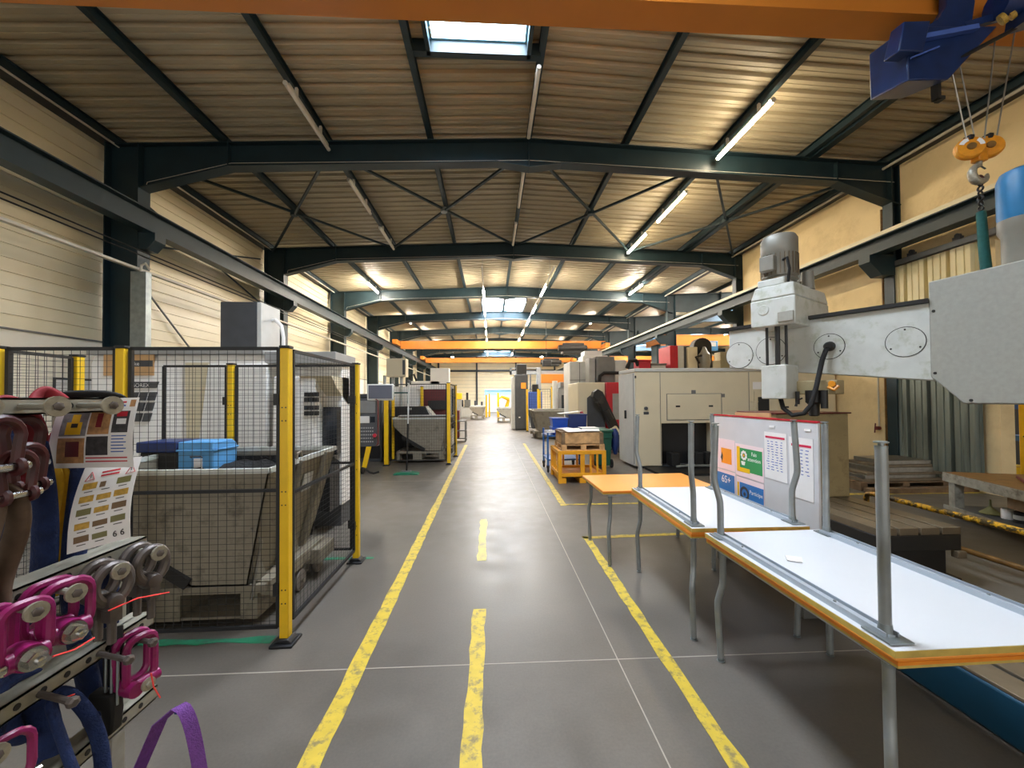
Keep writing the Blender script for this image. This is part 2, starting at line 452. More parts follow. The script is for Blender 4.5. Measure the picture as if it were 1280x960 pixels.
# rooflights
for i, h in enumerate(HOLES + NHOLES):
    x0, x1, y0, y1 = h; zc = 6.69; H2 = 0.42
    w = bpy.data.objects.new('window_%d' % (i + 1), None); COL.objects.link(w); w['kind'] = 'structure'
    c = MB()
    c.box(x0 - 0.03, x0, y0, y1, zc, zc + H2); c.box(x1, x1 + 0.03, y0, y1, zc, zc + H2)
    c.box(x0 - 0.03, x1 + 0.03, y0 - 0.03, y0, zc, zc + H2); c.box(x0 - 0.03, x1 + 0.03, y1, y1 + 0.03, zc, zc + H2)
    part(w, 'curb', c, 'curb')
    part(w, 'pane', MB().box(x0, x1, y0, y1, zc + H2 - 0.05, zc + H2), 'sky_pane')
    f = MB()
    f.box(x0 - 0.09, x0 - 0.03, y0 - 0.1, y1 + 0.1, 6.52, 6.7); f.box(x1 + 0.03, x1 + 0.09, y0 - 0.1, y1 + 0.1, 6.52, 6.7)
    if i == 0: f.box(-1.08, 0.75, y1 + 0.03, y1 + 0.13, 6.52, 6.7)
    else: f.box(x0 - 0.09, x1 + 0.09, y1 + 0.03, y1 + 0.09, 6.5, 6.7); f.box((x0 + x1) / 2 - 0.03, (x0 + x1) / 2 + 0.03, y0, y1, 6.62, 6.7)
    part(w, 'frame', f, 'steel_green')
    for ch in w.children: ch['kind'] = 'structure'

# ------------------------------------------------------------------ portal frames
def strip(mb, pts, y0, y1, t):
    """flange following a polyline in XZ"""
    for (a, b) in zip(pts, pts[1:]):
        mb.hull([(a[0], y0, a[1]), (b[0], y0, b[1]), (b[0], y0, b[1] + t), (a[0], y0, a[1] + t)],
                [(a[0], y1, a[1]), (b[0], y1, b[1]), (b[0], y1, b[1] + t), (a[0], y1, a[1] + t)])
def ibeam_col(mb, x0, x1, y, z0, z1, w=0.26, t=0.02):
    mb.box(x0, x0 + t, y - w / 2, y + w / 2, z0, z1); mb.box(x1 - t, x1, y - w / 2, y + w / 2, z0, z1)
    mb.box(x0 + t, x1 - t, y - 0.008, y + 0.008, z0, z1)
def rafter(Y, xl, xr, xc, first=False):
    top = [(xl, 6.57 - 0.04 * (xc - xl)), (xc, 6.57), (xr, 6.57 - 0.04 * (xr - xc))]
    bl, br = 6.57 - 0.04 * (xc - xl), 6.57 - 0.04 * (xr - xc)
    bot = [(xl + 0.57, 5.47), (xl + 2.1, 5.90 if not first else 5.90), (xc - 0.62, 6.105), (xc, 6.02), (xc + 0.62, 6.105), (xr - 1.5, 5.88), (xr - 0.12, 5.40)]
    m = MB()
    m.prism([top[0], (xl, 5.47)] + bot + [(xr, 5.40), top[2], top[1]], 'y', Y - 0.007, Y + 0.007)
    strip(m, [(a, b - 0.018) for a, b in top], Y - 0.11, Y + 0.11, 0.018)
    strip(m, bot, Y - 0.11, Y + 0.11, 0.018)
    for x, a, b in ((xl + 2.1, 5.9, 6.44), (xc, 6.03, 6.55), (xr - 1.5, 5.88, 6.3)):
        m.box(x - 0.008, x + 0.008, Y - 0.1, Y + 0.1, a, b - 0.02)
    return m
frames = [7.5 + 5 * i for i in range(8)]
for i, Y in enumerate(frames):
    t = thing('portal_frame', '%s dark green steel portal frame from the crane girder, over the aisle' % ORD[i], 'steel frame', (0.77, Y, 0), 'portal frames of the aisle hall')
    part(t, 'rafter', rafter(Y, -6.85, 8.40, 0.77), 'steel_green')
    c = MB(); ibeam_col(c, -6.85, -6.27, Y, 0.02, 6.28, 0.26); c.box(-6.95, -6.2, Y - 0.2, Y + 0.2, 0, 0.025)
    part(t, 'column', c, 'steel_green')
    c = MB(); ibeam_col(c, 8.0 if i else 8.02, 8.40 if i else 8.195, Y, 0.02, 6.27, 0.2); c.box(7.9 if i else 8.0, 8.45 if i else 8.195, Y - 0.15, Y + 0.15, 0, 0.025)
    part(t, 'column', c, 'steel_green')
    b = MB(); b.prism([(-6.28, 4.66), (-5.98, 4.66), (-5.98, 4.52), (-6.12, 4.36), (-6.28, 4.36)], 'y', Y - 0.12, Y + 0.12)
    part(t, 'corbel', b, 'steel_green')
    b = MB(); b.prism([(8.03, 4.42), (7.5, 4.42), (7.5, 4.28), (7.75, 4.02), (8.03, 4.02)], 'y', Y - 0.12, Y + 0.12)
    part(t, 'corbel', b, 'steel_green')
    c = MB().tube([(-6.2, Y - 0.06, 5.5), (-6.2, Y - 0.02, 5.62), (-4.7, Y - 0.08, 5.97), (0.77, Y - 0.08, 6.16), (6.9, Y - 0.08, 5.95), (8.1, Y - 0.08, 5.9)], 0.006, 5)
    part(t, 'cable', c, 'conduit', label='thin grey cable along the rafter')
for i, Y in enumerate(frames[2:]):
    t = thing('portal_frame', '%s dark steel portal frame in the neighbouring hall beyond the columns' % ORD[i], 'steel frame', (15.8, Y, 0), 'portal frames of the neighbouring hall')
    part(t, 'rafter', rafter(Y, 8.42, 22.9, 15.8), 'steel_green')
    c = MB(); ibeam_col(c, 22.4, 22.9, Y, 0.0, 6.27, 0.26); part(t, 'column', c, 'steel_green')

PX = [-6.72, -4.85, -3.0, -1.1, 0.77, 2.64, 4.47, 6.25, 7.98]
for i, x in enumerate(PX):
    zb = 6.57 - 0.04 * abs(x - 0.77)
    m = MB(); m.box(x - 0.045, x + 0.045, YB, YE, zb, zb + 0.012); m.box(x - 0.045, x + 0.045, YB, YE, zb + 0.14, zb + 0.152); m.box(x - 0.006, x + 0.006, YB, YE, zb + 0.012, zb + 0.14)
    if i == 7: m.box(x + 0.08, x + 0.22, YB, YE, zb - 0.03, zb + 0.0); m.box(x + 0.08, x + 0.095, YB, YE, zb, zb + 0.05)
    single('roof_purlin', m, 'steel_green', '%s dark roof purlin from the cladded wall, running the length of the hall' % ORD[i], 'roof beam', group='purlins of the aisle hall')
for i, x in enumerate((10.2, 12.1, 14.0, 15.8, 17.6, 19.5)):
    zb = 6.57 - 0.04 * abs(x - 15.8)
    single('roof_purlin', MB().box(x - 0.04, x + 0.04, YB, YE, zb, zb + 0.15), 'steel_green', '%s dark roof purlin of the neighbouring hall past the columns' % ORD[i], 'roof beam', group='purlins of the neighbouring hall')

# roof cross bracing in the second bay
cells = [(-6.6, -3.05), (-3.0, 0.72), (0.82, 4.42), (4.5, 7.9)]
for i, (a, b) in enumerate(cells):
    t = thing('roof_cross_brace', '%s crossed roof tie from the cladded wall, between first and second frames' % ORD[i], 'cross brace', ((a + b) / 2, 10, 6.4), 'crossed roof ties')
    za, zb = 6.5 - 0.04 * abs(a - 0.77), 6.5 - 0.04 * abs(b - 0.77)
    part(t, 'tie_rod', MB().bar((a, 7.62, za), (b, 12.38, zb), 0.05, 0.05), 'steel_green')
    part(t, 'tie_rod', MB().bar((b, 7.62, zb - 0.05), (a, 12.38, za - 0.05), 0.05, 0.05), 'steel_green')
    c = MB().cyl(((a + b) / 2, 10, (za + zb) / 2 - 0.08), ((a + b) / 2, 10, (za + zb) / 2 + 0.03), 0.085, n=10)
    part(t, 'node_plate', c, 'galv' if i == 1 else 'steel_green')
t = thing('wall_cross_brace', 'diagonal steel ties on the cladded wall behind the white lathe', 'cross brace', (-6.85, 10, 3.2))
part(t, 'tie_rod', MB().tube([(-6.9, 7.7, 4.4), (-6.9, 12.3, 0.4)], 0.02, 6), 'galv')
part(t, 'tie_rod', MB().tube([(-6.9, 7.7, 5.75), (-6.9, 12.3, 4.55)], 0.022, 6), 'steel_green')
part(t, 'tie_rod', MB().tube([(-6.93, 7.7, 4.6), (-6.93, 12.3, 5.9)], 0.022, 6), 'steel_green')

# runway beams
def runway(name, x, z0, z1, label, wide=0.2, y0=YB, topm='steel_green'):
    t = thing(name, label, 'crane rail', (x, 0, z0))
    m = MB(); m.box(x - wide / 2, x + wide / 2, y0, YE, z0, z0 + 0.018); m.box(x - 0.008, x + 0.008, y0, YE, z0 + 0.018, z1 - 0.02)
    part(t, 'beam', m, 'steel_green')
    part(t, 'top_flange', MB().box(x - wide / 2 - 0.01, x + wide / 2 + 0.01, y0, YE, z1 - 0.02, z1), topm)
    part(t, 'rail_head', MB().box(x - 0.025, x + 0.025, y0, YE, z1, z1 + 0.04), 'steel')
    return t
t = runway('crane_runway', -6.12, 4.66, 5.04, 'dark green crane runway beam on corbels along the cladded wall', 0.22)
t = runway('crane_runway', 7.66, 4.42, 4.72, 'crane runway beam along the beige block wall and free columns', 0.26)
part(t, 'lit_top_strip', MB().box(7.54, 7.60, YB, YE, 4.722, 4.80), 'machine_cream', label='cream strip painted as the lit beam top')  # raised cream strip stands in for light falling on the beam top
t = thing('cable_line', 'taut conductor cables strung below the runway beam by cladded wall', 'cable', (-6.1, 0, 4.2))
for dz, dx in ((0, 0), (-0.09, 0.03)):
    part(t, 'cable', MB().tube([(-6.0 + dx, YB, 4.23 + dz), (-6.0 + dx, YE, 4.23 + dz)], 0.012, 5), 'black')
part(t, 'tray', MB().box(-6.24, -6.16, YB, YE, 3.95, 3.99), 'conduit')

# floor paint ------------------------------------------------------
def painted(pts, label, m='line_paint', name='painted_line', wob=0.012, seg=0.12):
    """strip along a centreline given as (x0,y0,x1,y1,width), ragged edges"""
    x0, y0, x1, y1, w = pts
    L = math.hypot(x1 - x0, y1 - y0); n = max(2, int(L / seg)); dx, dy = (x1 - x0) / L, (y1 - y0) / L
    top = []
    rows = []
    for i in range(n + 1):
        s_ = L * i / n; a = w / 2 + R.uniform(-wob, wob); b = w / 2 + R.uniform(-wob, wob)
        px, py = x0 + dx * s_, y0 + dy * s_
        rows.append(((px - dy * a, py + dx * a), (px + dy * b, py - dx * b)))
    mb = MB(); k = len(rows)
    vs = [(p[0], p[1], 0.003) for r in rows for p in r] + [(p[0], p[1], 0.0003) for r in rows for p in r]
    fs = [(2 * i, 2 * i + 1, 2 * i + 3, 2 * i + 2) for i in range(k - 1)]
    o = 2 * k
    fs += [(2 * i, 2 * i + 2, o + 2 * i + 2, o + 2 * i) for i in range(k - 1)] + [(2 * i + 1, o + 2 * i + 1, o + 2 * i + 3, 2 * i + 3) for i in range(k - 1)]
    fs += [(0, o, o + 1, 1), (2 * k - 2, 2 * k - 1, o + 2 * k - 1, o + 2 * k - 2)]
    mb.add(vs, fs)
    return single(name, mb, m, label, 'floor marking')
painted((-0.815, -1, -0.865, 14.0, 0.10), 'long yellow floor line along the aisle beside the mesh fences', wob=0.006)
painted((-0.095, -0.2, -0.10, 3.13, 0.095), 'worn yellow centre dash on the aisle floor closest to the open tables', wob=0.008)
painted((-0.10, 4.05, -0.105, 5.42, 0.09), 'short worn yellow centre dash further up the aisle floor', 'line_pale', wob=0.01)
painted((1.075, 0.2, 1.115, 4.66, 0.085), 'yellow floor line along the aisle under the stacked tables', wob=0.008)
painted((1.07, 4.62, 3.3, 4.70, 0.075), 'yellow cross line on the floor behind the single orange table', wob=0.008)
painted((1.10, 6.0, 1.19, 14.2, 0.09), 'yellow floor line beside the yellow cage pallet', wob=0.006)
painted((1.12, 6.06, 4.2, 6.02, 0.06), 'thin yellow cross line on the floor before the yellow cage pallet', wob=0.005)
painted((4.9, 6.35, 9.5, 6.15, 0.09), 'yellow floor line in front of the sliding gate', wob=0.008)
painted((-2.6, 2.86, -1.5, 2.84, 0.06), 'worn green floor stripe under the front mesh panel', 'line_green', wob=0.015)
painted((-1.9, 4.22, -1.22, 4.2, 0.06), 'worn green floor stripe at the rear fence post', 'line_green', wob=0.015)

# ------------------------------------------------------------------ lamps
def lamp(x, y0, y1, z, lit, label, group, drop=0.19):
    t = thing('fluorescent_lamp', label, 'ceiling lamp', (x, (y0 + y1) / 2, z), group)
    h = MB(); h.box(x - 0.03, x + 0.03, y0 + 0.05, y1 - 0.05, z + 0.022, z + 0.055)
    part(t, 'housing', h, 'housing')
    for q in (y0 + 0.3, y1 - 0.34): part(t, 'hanger', MB().box(x - 0.02, x + 0.02, q, q + 0.04, z + 0.05, z + drop), 'housing')
    part(t, 'diffuser', MB().tube([(x, y0, z), (x, y0 + 0.02, z), (x, y1 - 0.02, z), (x, y1, z)], [0.026, 0.032, 0.032, 0.026], 10), ('tube_bright' if y0 > 13 else 'tube_lit') if lit else 'tube_off')
    part(t, 'end_cap', MB().cyl((x, y0 - 0.03, z), (x, y0, z), 0.034, n=10), 'housing')
    part(t, 'end_cap', MB().cyl((x, y1, z), (x, y1 + 0.03, z), 0.034, n=10), 'housing')
    return t
def lamp_row(x, z, ys, lit, where, L=1.5, drop=0.19):
    for i, y in enumerate(ys):
        lamp(x, y, y + L, z, lit, '%s %s fluorescent tube from the crane girder, %s' % (ORD[i], 'lit' if lit else 'unlit', where), ('lit' if lit else 'unlit') + ' tubes ' + where, drop)
lamp_row(-2.94, 6.24, [5.85, 8.4, 10.75], False, 'under the third purlin')
lamp_row(0.73, 6.40, [5.6, 8.25, 10.7], False, 'under the ridge purlin')
lamp_row(4.42, 6.24, [5.85, 8.6, 10.85], True, 'under the seventh purlin')
lamp_row(-4.8, 6.21, [15.75, 22.75, 27.75, 33.0], True, 'under the second purlin')
lamp_row(6.22, 6.21, [15.75, 22.75, 27.75, 33.0], True, 'under the eighth purlin')
for x, wh in ((-0.25, 'cladding'), (2.15, 'machine')):
    t = thing('lamp_rail', 'white lamp trunking slung under the roof on the %s side of the ridge' % wh, 'lamp rail', (x, 15, 6.3))
    part(t, 'rail', MB().box(x - 0.025, x + 0.025, 13.0, 42.0, 5.98, 6.01), 'housing')
    hm = MB()
    for yy in range(14, 42, 3): hm.cyl((x, yy, 6.01), (x, yy, 6.72), 0.006, n=5)
    part(t, 'hanger', hm, 'galv')
lamp_row(-0.25, 5.92, [15.6, 19.0, 22.3, 25.3, 28.6, 33, 38], True, 'on the cladding side trunking', drop=0.06)
lamp_row(2.15, 5.92, [15.0, 18.4, 21.6, 25.3, 28.6, 33, 38], True, 'on the machine side trunking', drop=0.06)
lamp_row(10.25, 6.10, [13.5, 18.5, 23.5, 28.5, 33.5, 38.5], True, 'on first purlin past the columns', drop=0.25)
lamp_row(12.15, 6.18, [15.5, 19.8, 24.8, 29.8, 34.8], True, 'on second purlin past the columns', drop=0.25)
lamp_row(17.65, 6.25, [8, 12, 18.0, 23, 28], True, 'on fifth purlin past the columns', drop=0.25)
for x, w in ((-3.75, 'cladding'), (5.15, 'machine')):
    t = thing('pendant_spot', 'small round lit spot lamp high before the end wall, %s side' % w, 'ceiling lamp', (x, 39.5, 5.66))
    part(t, 'housing', MB().lathe((x, 39.5, 5.75), [(0.16, 0), (0.14, 0.1), (0.05, 0.22), (0.02, 0.9)], n=12), 'dark_steel')
    part(t, 'bulb', MB().lathe((x, 39.5, 5.66), [(0.02, 0), (0.12, 0.03), (0.15, 0.09)], n=12), 'lamp_spot')

# ------------------------------------------------------------------ world
w = bpy.data.worlds.new('fill_world'); sc.world = w; w.use_nodes = True
bg = w.node_tree.nodes['Background']; bg.inputs['Color'].default_value = (1.0, 0.97, 0.92, 1); bg.inputs['Strength'].default_value = 1.3  # added fill light, entering by the hall end left open behind the camera
sc.view_settings.view_transform = 'Standard'; sc.view_settings.look = 'None'; sc.view_settings.gamma = 1.0
sc.view_settings.use_curve_mapping = False
sc.view_settings.exposure = 0.24
sc.cycles.max_bounces = 8; sc.cycles.diffuse_bounces = 5; sc.cycles.glossy_bounces = 3
sc.cycles.use_denoising = True; sc.cycles.caustics_reflective = False; sc.cycles.caustics_refractive = False
sc.cycles.sample_clamp_indirect = 6.0
# ================================================================== mesh guard fence
def fence_post(x, y, h, label, face=0, group='yellow fence posts', dots=True, s=0.06, dx=1):
    t = thing('fence_post', label, 'fence post', (x, y, 0), group)
    part(t, 'upright', MB().box(x - s / 2, x + s / 2, y - s / 2, y + s / 2, 0.02, h), 'fence_yellow', bevel=0.006)
    part(t, 'cap', MB().box(x - s / 2 - 0.004, x + s / 2 + 0.004, y - s / 2 - 0.004, y + s / 2 + 0.004, h, h + 0.018), 'fence_black', bevel=0.004)
    f = MB(); f.box(x - 0.075, x + 0.075, y - 0.075, y + 0.075, 0, 0.018); f.prism([(x - 0.06, 0.018), (x + 0.06, 0.018), (x + 0.036, 0.045), (x - 0.036, 0.045)], 'y', y - 0.05, y + 0.05)
    part(t, 'foot', f, 'fence_black', bevel=0.005)
    if dots:
        d = MB()
        for zc in (0.32, 0.98, 1.55):
            for dz in (-0.045, 0.045):
                for q in (-0.012, 0.012):
                    d.cyl((x + q, y - s / 2 - 0.0015, zc + dz), (x + q, y - s / 2 + 0.001, zc + dz), 0.005, n=8)
        part(t, 'fixing_holes', d, 'fence_black')
    return t
def fence_panel(p0, p1, z0, z1, label, mids=(), group='black mesh fence panels', cw=0.055, ch=0.04, wr=0.0015, fr=0.022):
    """framed wire mesh between two floor points"""
    a, b = V((p0[0], p0[1], 0)), V((p1[0], p1[1], 0)); d = (b - a); L = d.length; d.normalize()
    t = thing('mesh_panel', label, 'fence panel', ((a.x + b.x) / 2, (a.y + b.y) / 2, 0), group)
    m = MB()
    P = lambda s_, z: a + d * s_ + V((0, 0, z))
    m.bar(P(0, z0), P(0, z1), fr, fr, up=d); m.bar(P(L, z0), P(L, z1), fr, fr, up=d)
    m.bar(P(0, z0), P(L, z0), fr, fr); m.bar(P(0, z1), P(L, z1), fr, fr)
    for z in mids: m.bar(P(0, z), P(L, z), 0.018, 0.022)
    part(t, 'frame', m, 'fence_black')
    w = MB(); n = int(L / cw)
    for i in range(1, n):
        w.tube([P(L * i / n, z0), P(L * i / n, z1)], wr, 4)
    n = int((z1 - z0) / ch); nrm = d.cross(V((0, 0, 1))) * 0.003
    for i in range(1, n):
        z = z0 + (z1 - z0) * i / n
        w.tube([P(0, z) + nrm, P(L, z) + nrm], wr, 4)
    part(t, 'wire_mesh', w, 'fence_black')
    lk = MB()
    for z in (z0 + 0.25, z1 - 0.35):
        lk.bar(P(L - 0.01, z - 0.04), P(L - 0.01, z + 0.04), 0.035, 0.035, up=d)
    part(t, 'latch', lk, 'black')
    return t
fence_post(-1.40, 2.80, 2.0, 'yellow fence post at the front corner of the mesh enclosure by the aisle')
fence_post(-2.465, 2.80, 2.0, 'yellow fence post behind the two printed notices')
fence_post(-3.245, 2.80, 2.0, 'yellow fence post at far outer end of the front mesh panels')
fence_post(-1.37, 4.13, 2.0, 'yellow fence post on aisle side at the rear of the tipping bin')
fence_post(-2.60, 4.13, 2.0, 'yellow fence post in the rear mesh before the white lathe door')
fence_post(-3.27, 3.32, 2.0, 'bright yellow fence post in the side mesh before the pale block wall')
fence_panel((-2.415, 2.80), (-1.45, 2.80), 0.11, 2.0, 'black wire mesh panel in front of the tipping bin', (1.03,))
fence_panel((-3.19, 2.80), (-2.515, 2.80), 0.11, 2.0, 'narrow black wire mesh panel behind the printed notices', (1.03,))
fence_panel((-1.385, 2.86), (-1.375, 4.07), 0.13, 1.99, 'black wire mesh panel along the aisle at the tipping bin', (1.0,), wr=0.0011)
fence_panel((-2.55, 4.13), (-1.42, 4.13), 0.13, 1.99, 'black wire mesh panel between tipping bin and white lathe', (1.0,))
fence_panel((-3.25, 4.13), (-2.65, 4.13), 0.13, 1.99, 'short black wire mesh panel behind the blue toolbox', (1.0,))
fence_panel((-3.25, 2.86), (-3.27, 3.27), 0.13, 1.99, 'short black side mesh panel before the pale block wall')

# ================================================================== tipping hoppers
def hopper(cx, cy, W, D, H, label, mir=1, group='steel tipping hoppers', chips=True, flare=0.09):
    """self-tipping skip: one sloping end, one steep end, on a fork base with wheels"""
    t = thing('tipping_hopper', label, 'chip hopper', (cx, cy, 0), group)
    X = lambda a: cx + mir * (a - 0.5) * W
    y0, y1 = cy - D / 2, cy + D / 2
    zb = 0.30; th = 0.014
    pf = [(0.0, H), (0.0, H - 0.13 * W), (0.40, zb + 0.10), (0.60, zb), (0.885, zb), (1.0, H)]
    F = [V((X(a), y0, z)) for a, z in pf]; B = [V((X(a) + (mir * flare if a > 0.99 else 0), y1, z + (0.04 if z > 0.9 * H else 0))) for a, z in pf]
    n = len(pf); m = MB()
    m.add(F + [p + V((0, th, 0)) for p in F], [tuple(range(n)), tuple(range(n, 2 * n))] + [(i, (i + 1) % n, n + (i + 1) % n, n + i) for i in range(n)])
    m.add(B + [p - V((0, th, 0)) for p in B], [tuple(range(n)), tuple(range(n, 2 * n))] + [(i, (i + 1) % n, n + (i + 1) % n, n + i) for i in range(n)])
    c = V((X(0.6), 0, H * 0.75))
    for i in range(n - 1):
        a, b, a2, b2 = F[i], F[i + 1], B[i], B[i + 1]
        inn = lambda p: p + (V((c.x, p.y, c.z)) - p).normalized() * th
        m.hull([a, b, b2, a2], [inn(a), inn(b), inn(b2), inn(a2)])
    part(t, 'body', m, 'hopper')
    r = MB()
    for p, q in ((F[0], F[-1]), (F[-1], B[-1]), (B[-1], B[0]), (B[0], F[0])): r.bar(p, q, 0.032, 0.036)
    part(t, 'rim', r, 'old_white', label='scuffed bright rim')
    for f in (0.38, 0.78):
        a = F[-2].lerp(B[-2], f); b = F[-1].lerp(B[-1], f)
        part(t, 'rib', MB().bar(a + V((mir * 0.022, 0, 0)), b + V((mir * 0.022, 0, 0)), 0.05, 0.045, up=(1, 0, 0)), 'hopper')
    a = F[-2].lerp(F[-1], 0.74).lerp(B[-2].lerp(B[-1], 0.74), 0.58)
    part(t, 'plate', MB().obox(a + V((mir * 0.01, 0, 0)), (0.01, 0.17, 0.15), Matrix.Rotation(-mir * math.atan2((F[-1] - F[-2]).x * mir, (F[-1] - F[-2]).z) * -1, 3, 'Y')), 'light_grey', label='pale rating plate')
    tt = F[-1].lerp(B[-1], 0.35)
    part(t, 'lifting_eye', MB().tube([tt, tt + V((0, 0, 0.06)), tt + V((0.0, 0.06, 0.07)), tt + V((0, 0.09, 0.01))], 0.011, 6), 'hopper')
    e = F[-2]
    lv = part(t, 'tipping_lever', MB().tube([e + V((mir * 0.03, 0.0, -0.1)), e + V((mir * 0.07, 0.05, 0.3)), e + V((mir * 0.03, -0.0, 0.42))], 0.012, 6), 'steel')
    part(lv, 'lever_bracket', MB().prism([(y0 + 0.02, 0.3), (y0 + 0.18, 0.3), (y0 + 0.1, 0.46)], 'x', e.x + mir * 0.03 - 0.008, e.x + mir * 0.03 + 0.008), 'steel')
    part(t, 'pivot_bracket', MB().prism([(y0 + 0.5 * D, 0.3), (y0 + 0.66 * D, 0.3), (y0 + 0.58 * D, 0.5)], 'x', e.x + mir * 0.05 - 0.008, e.x + mir * 0.05 + 0.008), 'hopper')
    part(t, 'tipping_arm', MB().bar((X(0.17), y0 - 0.016, H - 0.40 * H), (X(0.58), y0 - 0.016, 0.33), 0.03, 0.075, up=(0, 0, 1)), 'bed_dark', label='dark diagonal tipping arm')
    f = MB()
    def fb(a, b, ya, yb, za, zc): f.box(min(X(a), X(b)), max(X(a), X(b)), ya, yb, za, zc)
    fb(0.06, 0.97, y0 + 0.01, y1 - 0.05, 0.24, 0.295)
    for a, b in ((0.06, 0.12), (0.36, 0.52), (0.84, 0.93)): fb(a, b, y0 + 0.02, y1 - 0.1, 0.05, 0.245)
    fb(0.12, 0.36, y0 + 0.03, y1 - 0.1, 0.05, 0.07); fb(0.52, 0.84, y0 + 0.03, y1 - 0.1, 0.05, 0.07)
    fb(0.90, 0.985, y0 + 0.06, y1 + 0.02, 0.20, 0.305)
    part(t, 'fork_base', f, 'hopper')
    part(t, 'tow_beam', MB().box(min(X(0.955), X(1.045)), max(X(0.955), X(1.045)), y1 - 0.28, y1 + 0.05, 0.15, 0.28), 'hopper', bevel=0.006)
    for k, (a, wy) in enumerate(((0.945, y0 + 0.55), (0.945, y1 - 0.08), (0.10, y0 + 0.2), (0.10, y1 - 0.2))):
        wx = X(a); prof = [(0.03, 0), (0.086, 0.004), (0.09, 0.012), (0.09, 0.034), (0.086, 0.042), (0.03, 0.046)]
        wo = part(t, 'wheel', MB().lathe((wx - 0.055, wy, 0.09), prof, (1, 0, 0), 18), 'grey_wheel')
        part(t, 'wheel', MB().lathe((wx + 0.008, wy, 0.09), prof, (1, 0, 0), 18), 'grey_wheel')
        part(wo, 'fork', MB().cyl((wx - 0.07, wy, 0.09), (wx + 0.07, wy, 0.09), 0.016, n=8).box(wx - 0.012, wx + 0.006, wy - 0.03, wy + 0.03, 0.07, 0.24), 'hopper')
    part(t, 'rear_sheet', MB().prism([(X(a) - mir * (0.03 if a > 0.9 else -0.03), z) for a, z in ((0.0, H - 0.02), (0.0, H - 0.13 * W), (0.40, zb + 0.12), (0.60, zb + 0.03), (0.885, zb + 0.03), (1.0, H - 0.02))], 'y', y1 - th - 0.006, y1 - th - 0.002), 'chips', label='dark sheet over the inner rear wall')  # thin dark sheet set just inside the rear wall
    if chips:
        g = []
        for i in range(8):
            row = []
            for j in range(12):
                fy, fx = i / 7, j / 11
                row.append(V((X(0.14 + 0.80 * fx), y0 + 0.02 + (D - 0.04) * fy, H - 0.17 + 0.13 * fy * (1 - 0.5 * fx) + R.uniform(-0.03, 0.04))))
            g.append(row)
        o = part(t, 'swarf', MB().sheet(g), 'chips', label='dark metal chips inside'); o['kind'] = 'stuff'
    return t
hopper(-2.28, 3.50, 1.32, 1.0, 1.13, 'grey steel tipping hopper on wheels inside the front mesh enclosure')
t = thing('toolbox', 'light blue toolbox lying on the tipping hopper before the white lathe', 'toolbox', (-2.57, 3.78, 0.95))
b = MB(); b.prism([(3.62, 0.95), (3.95, 0.95), (3.95, 1.24), (3.88, 1.285), (3.62, 1.285)], 'x', -2.73, -2.43)
part(t, 'body', b, 'light_blue', bevel=0.012)
part(t, 'lid', MB().box(-2.74, -2.42, 3.61, 3.96, 1.20, 1.215), 'light_blue', bevel=0.004)
part(t, 'label_plate', MB().box(-2.59, -2.52, 3.612, 3.618, 1.03, 1.14), 'paper', label='white paper label')
part(t, 'handle', MB().tube([(-2.60, 3.60, 1.15), (-2.60, 3.585, 1.16), (-2.51, 3.585, 1.16), (-2.51, 3.60, 1.15)], 0.006, 6), 'dark_grey')
part(t, 'foot', MB().box(-2.71, -2.45, 3.64, 3.93, 0.85, 0.95), 'dark_grey')
t = thing('pump_unit', 'black pump unit with pale blue top beside the light blue toolbox', 'pump', (-2.92, 3.8, 0.95))
part(t, 'housing', MB().box(-3.08, -2.76, 3.66, 3.95, 0.94, 1.19), 'bed_dark', bevel=0.01)
part(t, 'cover', MB().box(-3.10, -2.75, 3.64, 3.96, 1.19, 1.285), 'navy_plastic', bevel=0.012, label='blue cover')
part(t, 'gauge', MB().lathe((-3.01, 3.65, 1.06), [(0.001, -0.03), (0.06, -0.03), (0.075, -0.02), (0.08, 0.0), (0.08, 0.02)], (0, 1, 0), 18), 'galv', label='round silver gauge')
part(t, 'filter_cup', MB().lathe((-2.98, 3.63, 0.95), [(0.03, 0), (0.035, 0.02), (0.035, 0.1), (0.02, 0.11)], n=14), 'light_blue', label='pale blue filter cup')
part(t, 'bracket', MB().box(-3.06, -2.78, 3.7, 3.95, 0.90, 0.94), 'dark_grey')

# ================================================================== white lathe behind the fence
t = thing('turning_lathe', 'large white enclosed lathe behind the tipping hopper and rear mesh', 'machine tool', (-3.1, 5.9, 0))
m = MB(); m.prism([(4.98, 0.28), (6.9, 0.28), (6.9, 2.24), (5.05, 2.24), (4.98, 2.1)], 'x', -4.75, -2.72)
m.box(-2.72, -2.45, 5.5, 6.9, 0.28, 2.2); m.box(-2.72, -1.92, 5.25, 5.68, 0.28, 2.2)
part(t, 'enclosure', m, 'machine_white', bevel=0.012)
r = MB(); r.box(-2.75, -1.90, 4.98, 5.70, 2.09, 2.235)
r.box(-4.78, -2.75, 4.95, 6.92, 2.2, 2.29)
part(t, 'roof', r, 'machine_grey', bevel=0.008, label='light grey roof panel')
d = MB(); d.prism([(-3.55, 0.55), (-2.70, 0.55), (-2.70, 2.08), (-3.38, 2.08)], 'y', 4.93, 4.99)
do = part(t, 'sliding_door', d, 'machine_white', bevel=0.01)
dk = MB(); dk.prism([(-3.62, 0.5), (-3.56, 0.5), (-3.39, 2.1), (-3.66, 2.1)], 'y', 4.955, 4.99); part(t, 'door_frame', dk, 'machine_cream', label='cream door frame')  # cream frame beside the white sliding door
hd = MB(); hd.prism([(4.9, 1.05), (5.5, 0.78), (5.5, 1.93), (4.93, 1.93)], 'x', -2.62, -2.12)
part(t, 'spindle_hood', hd, 'machine_white', bevel=0.02)
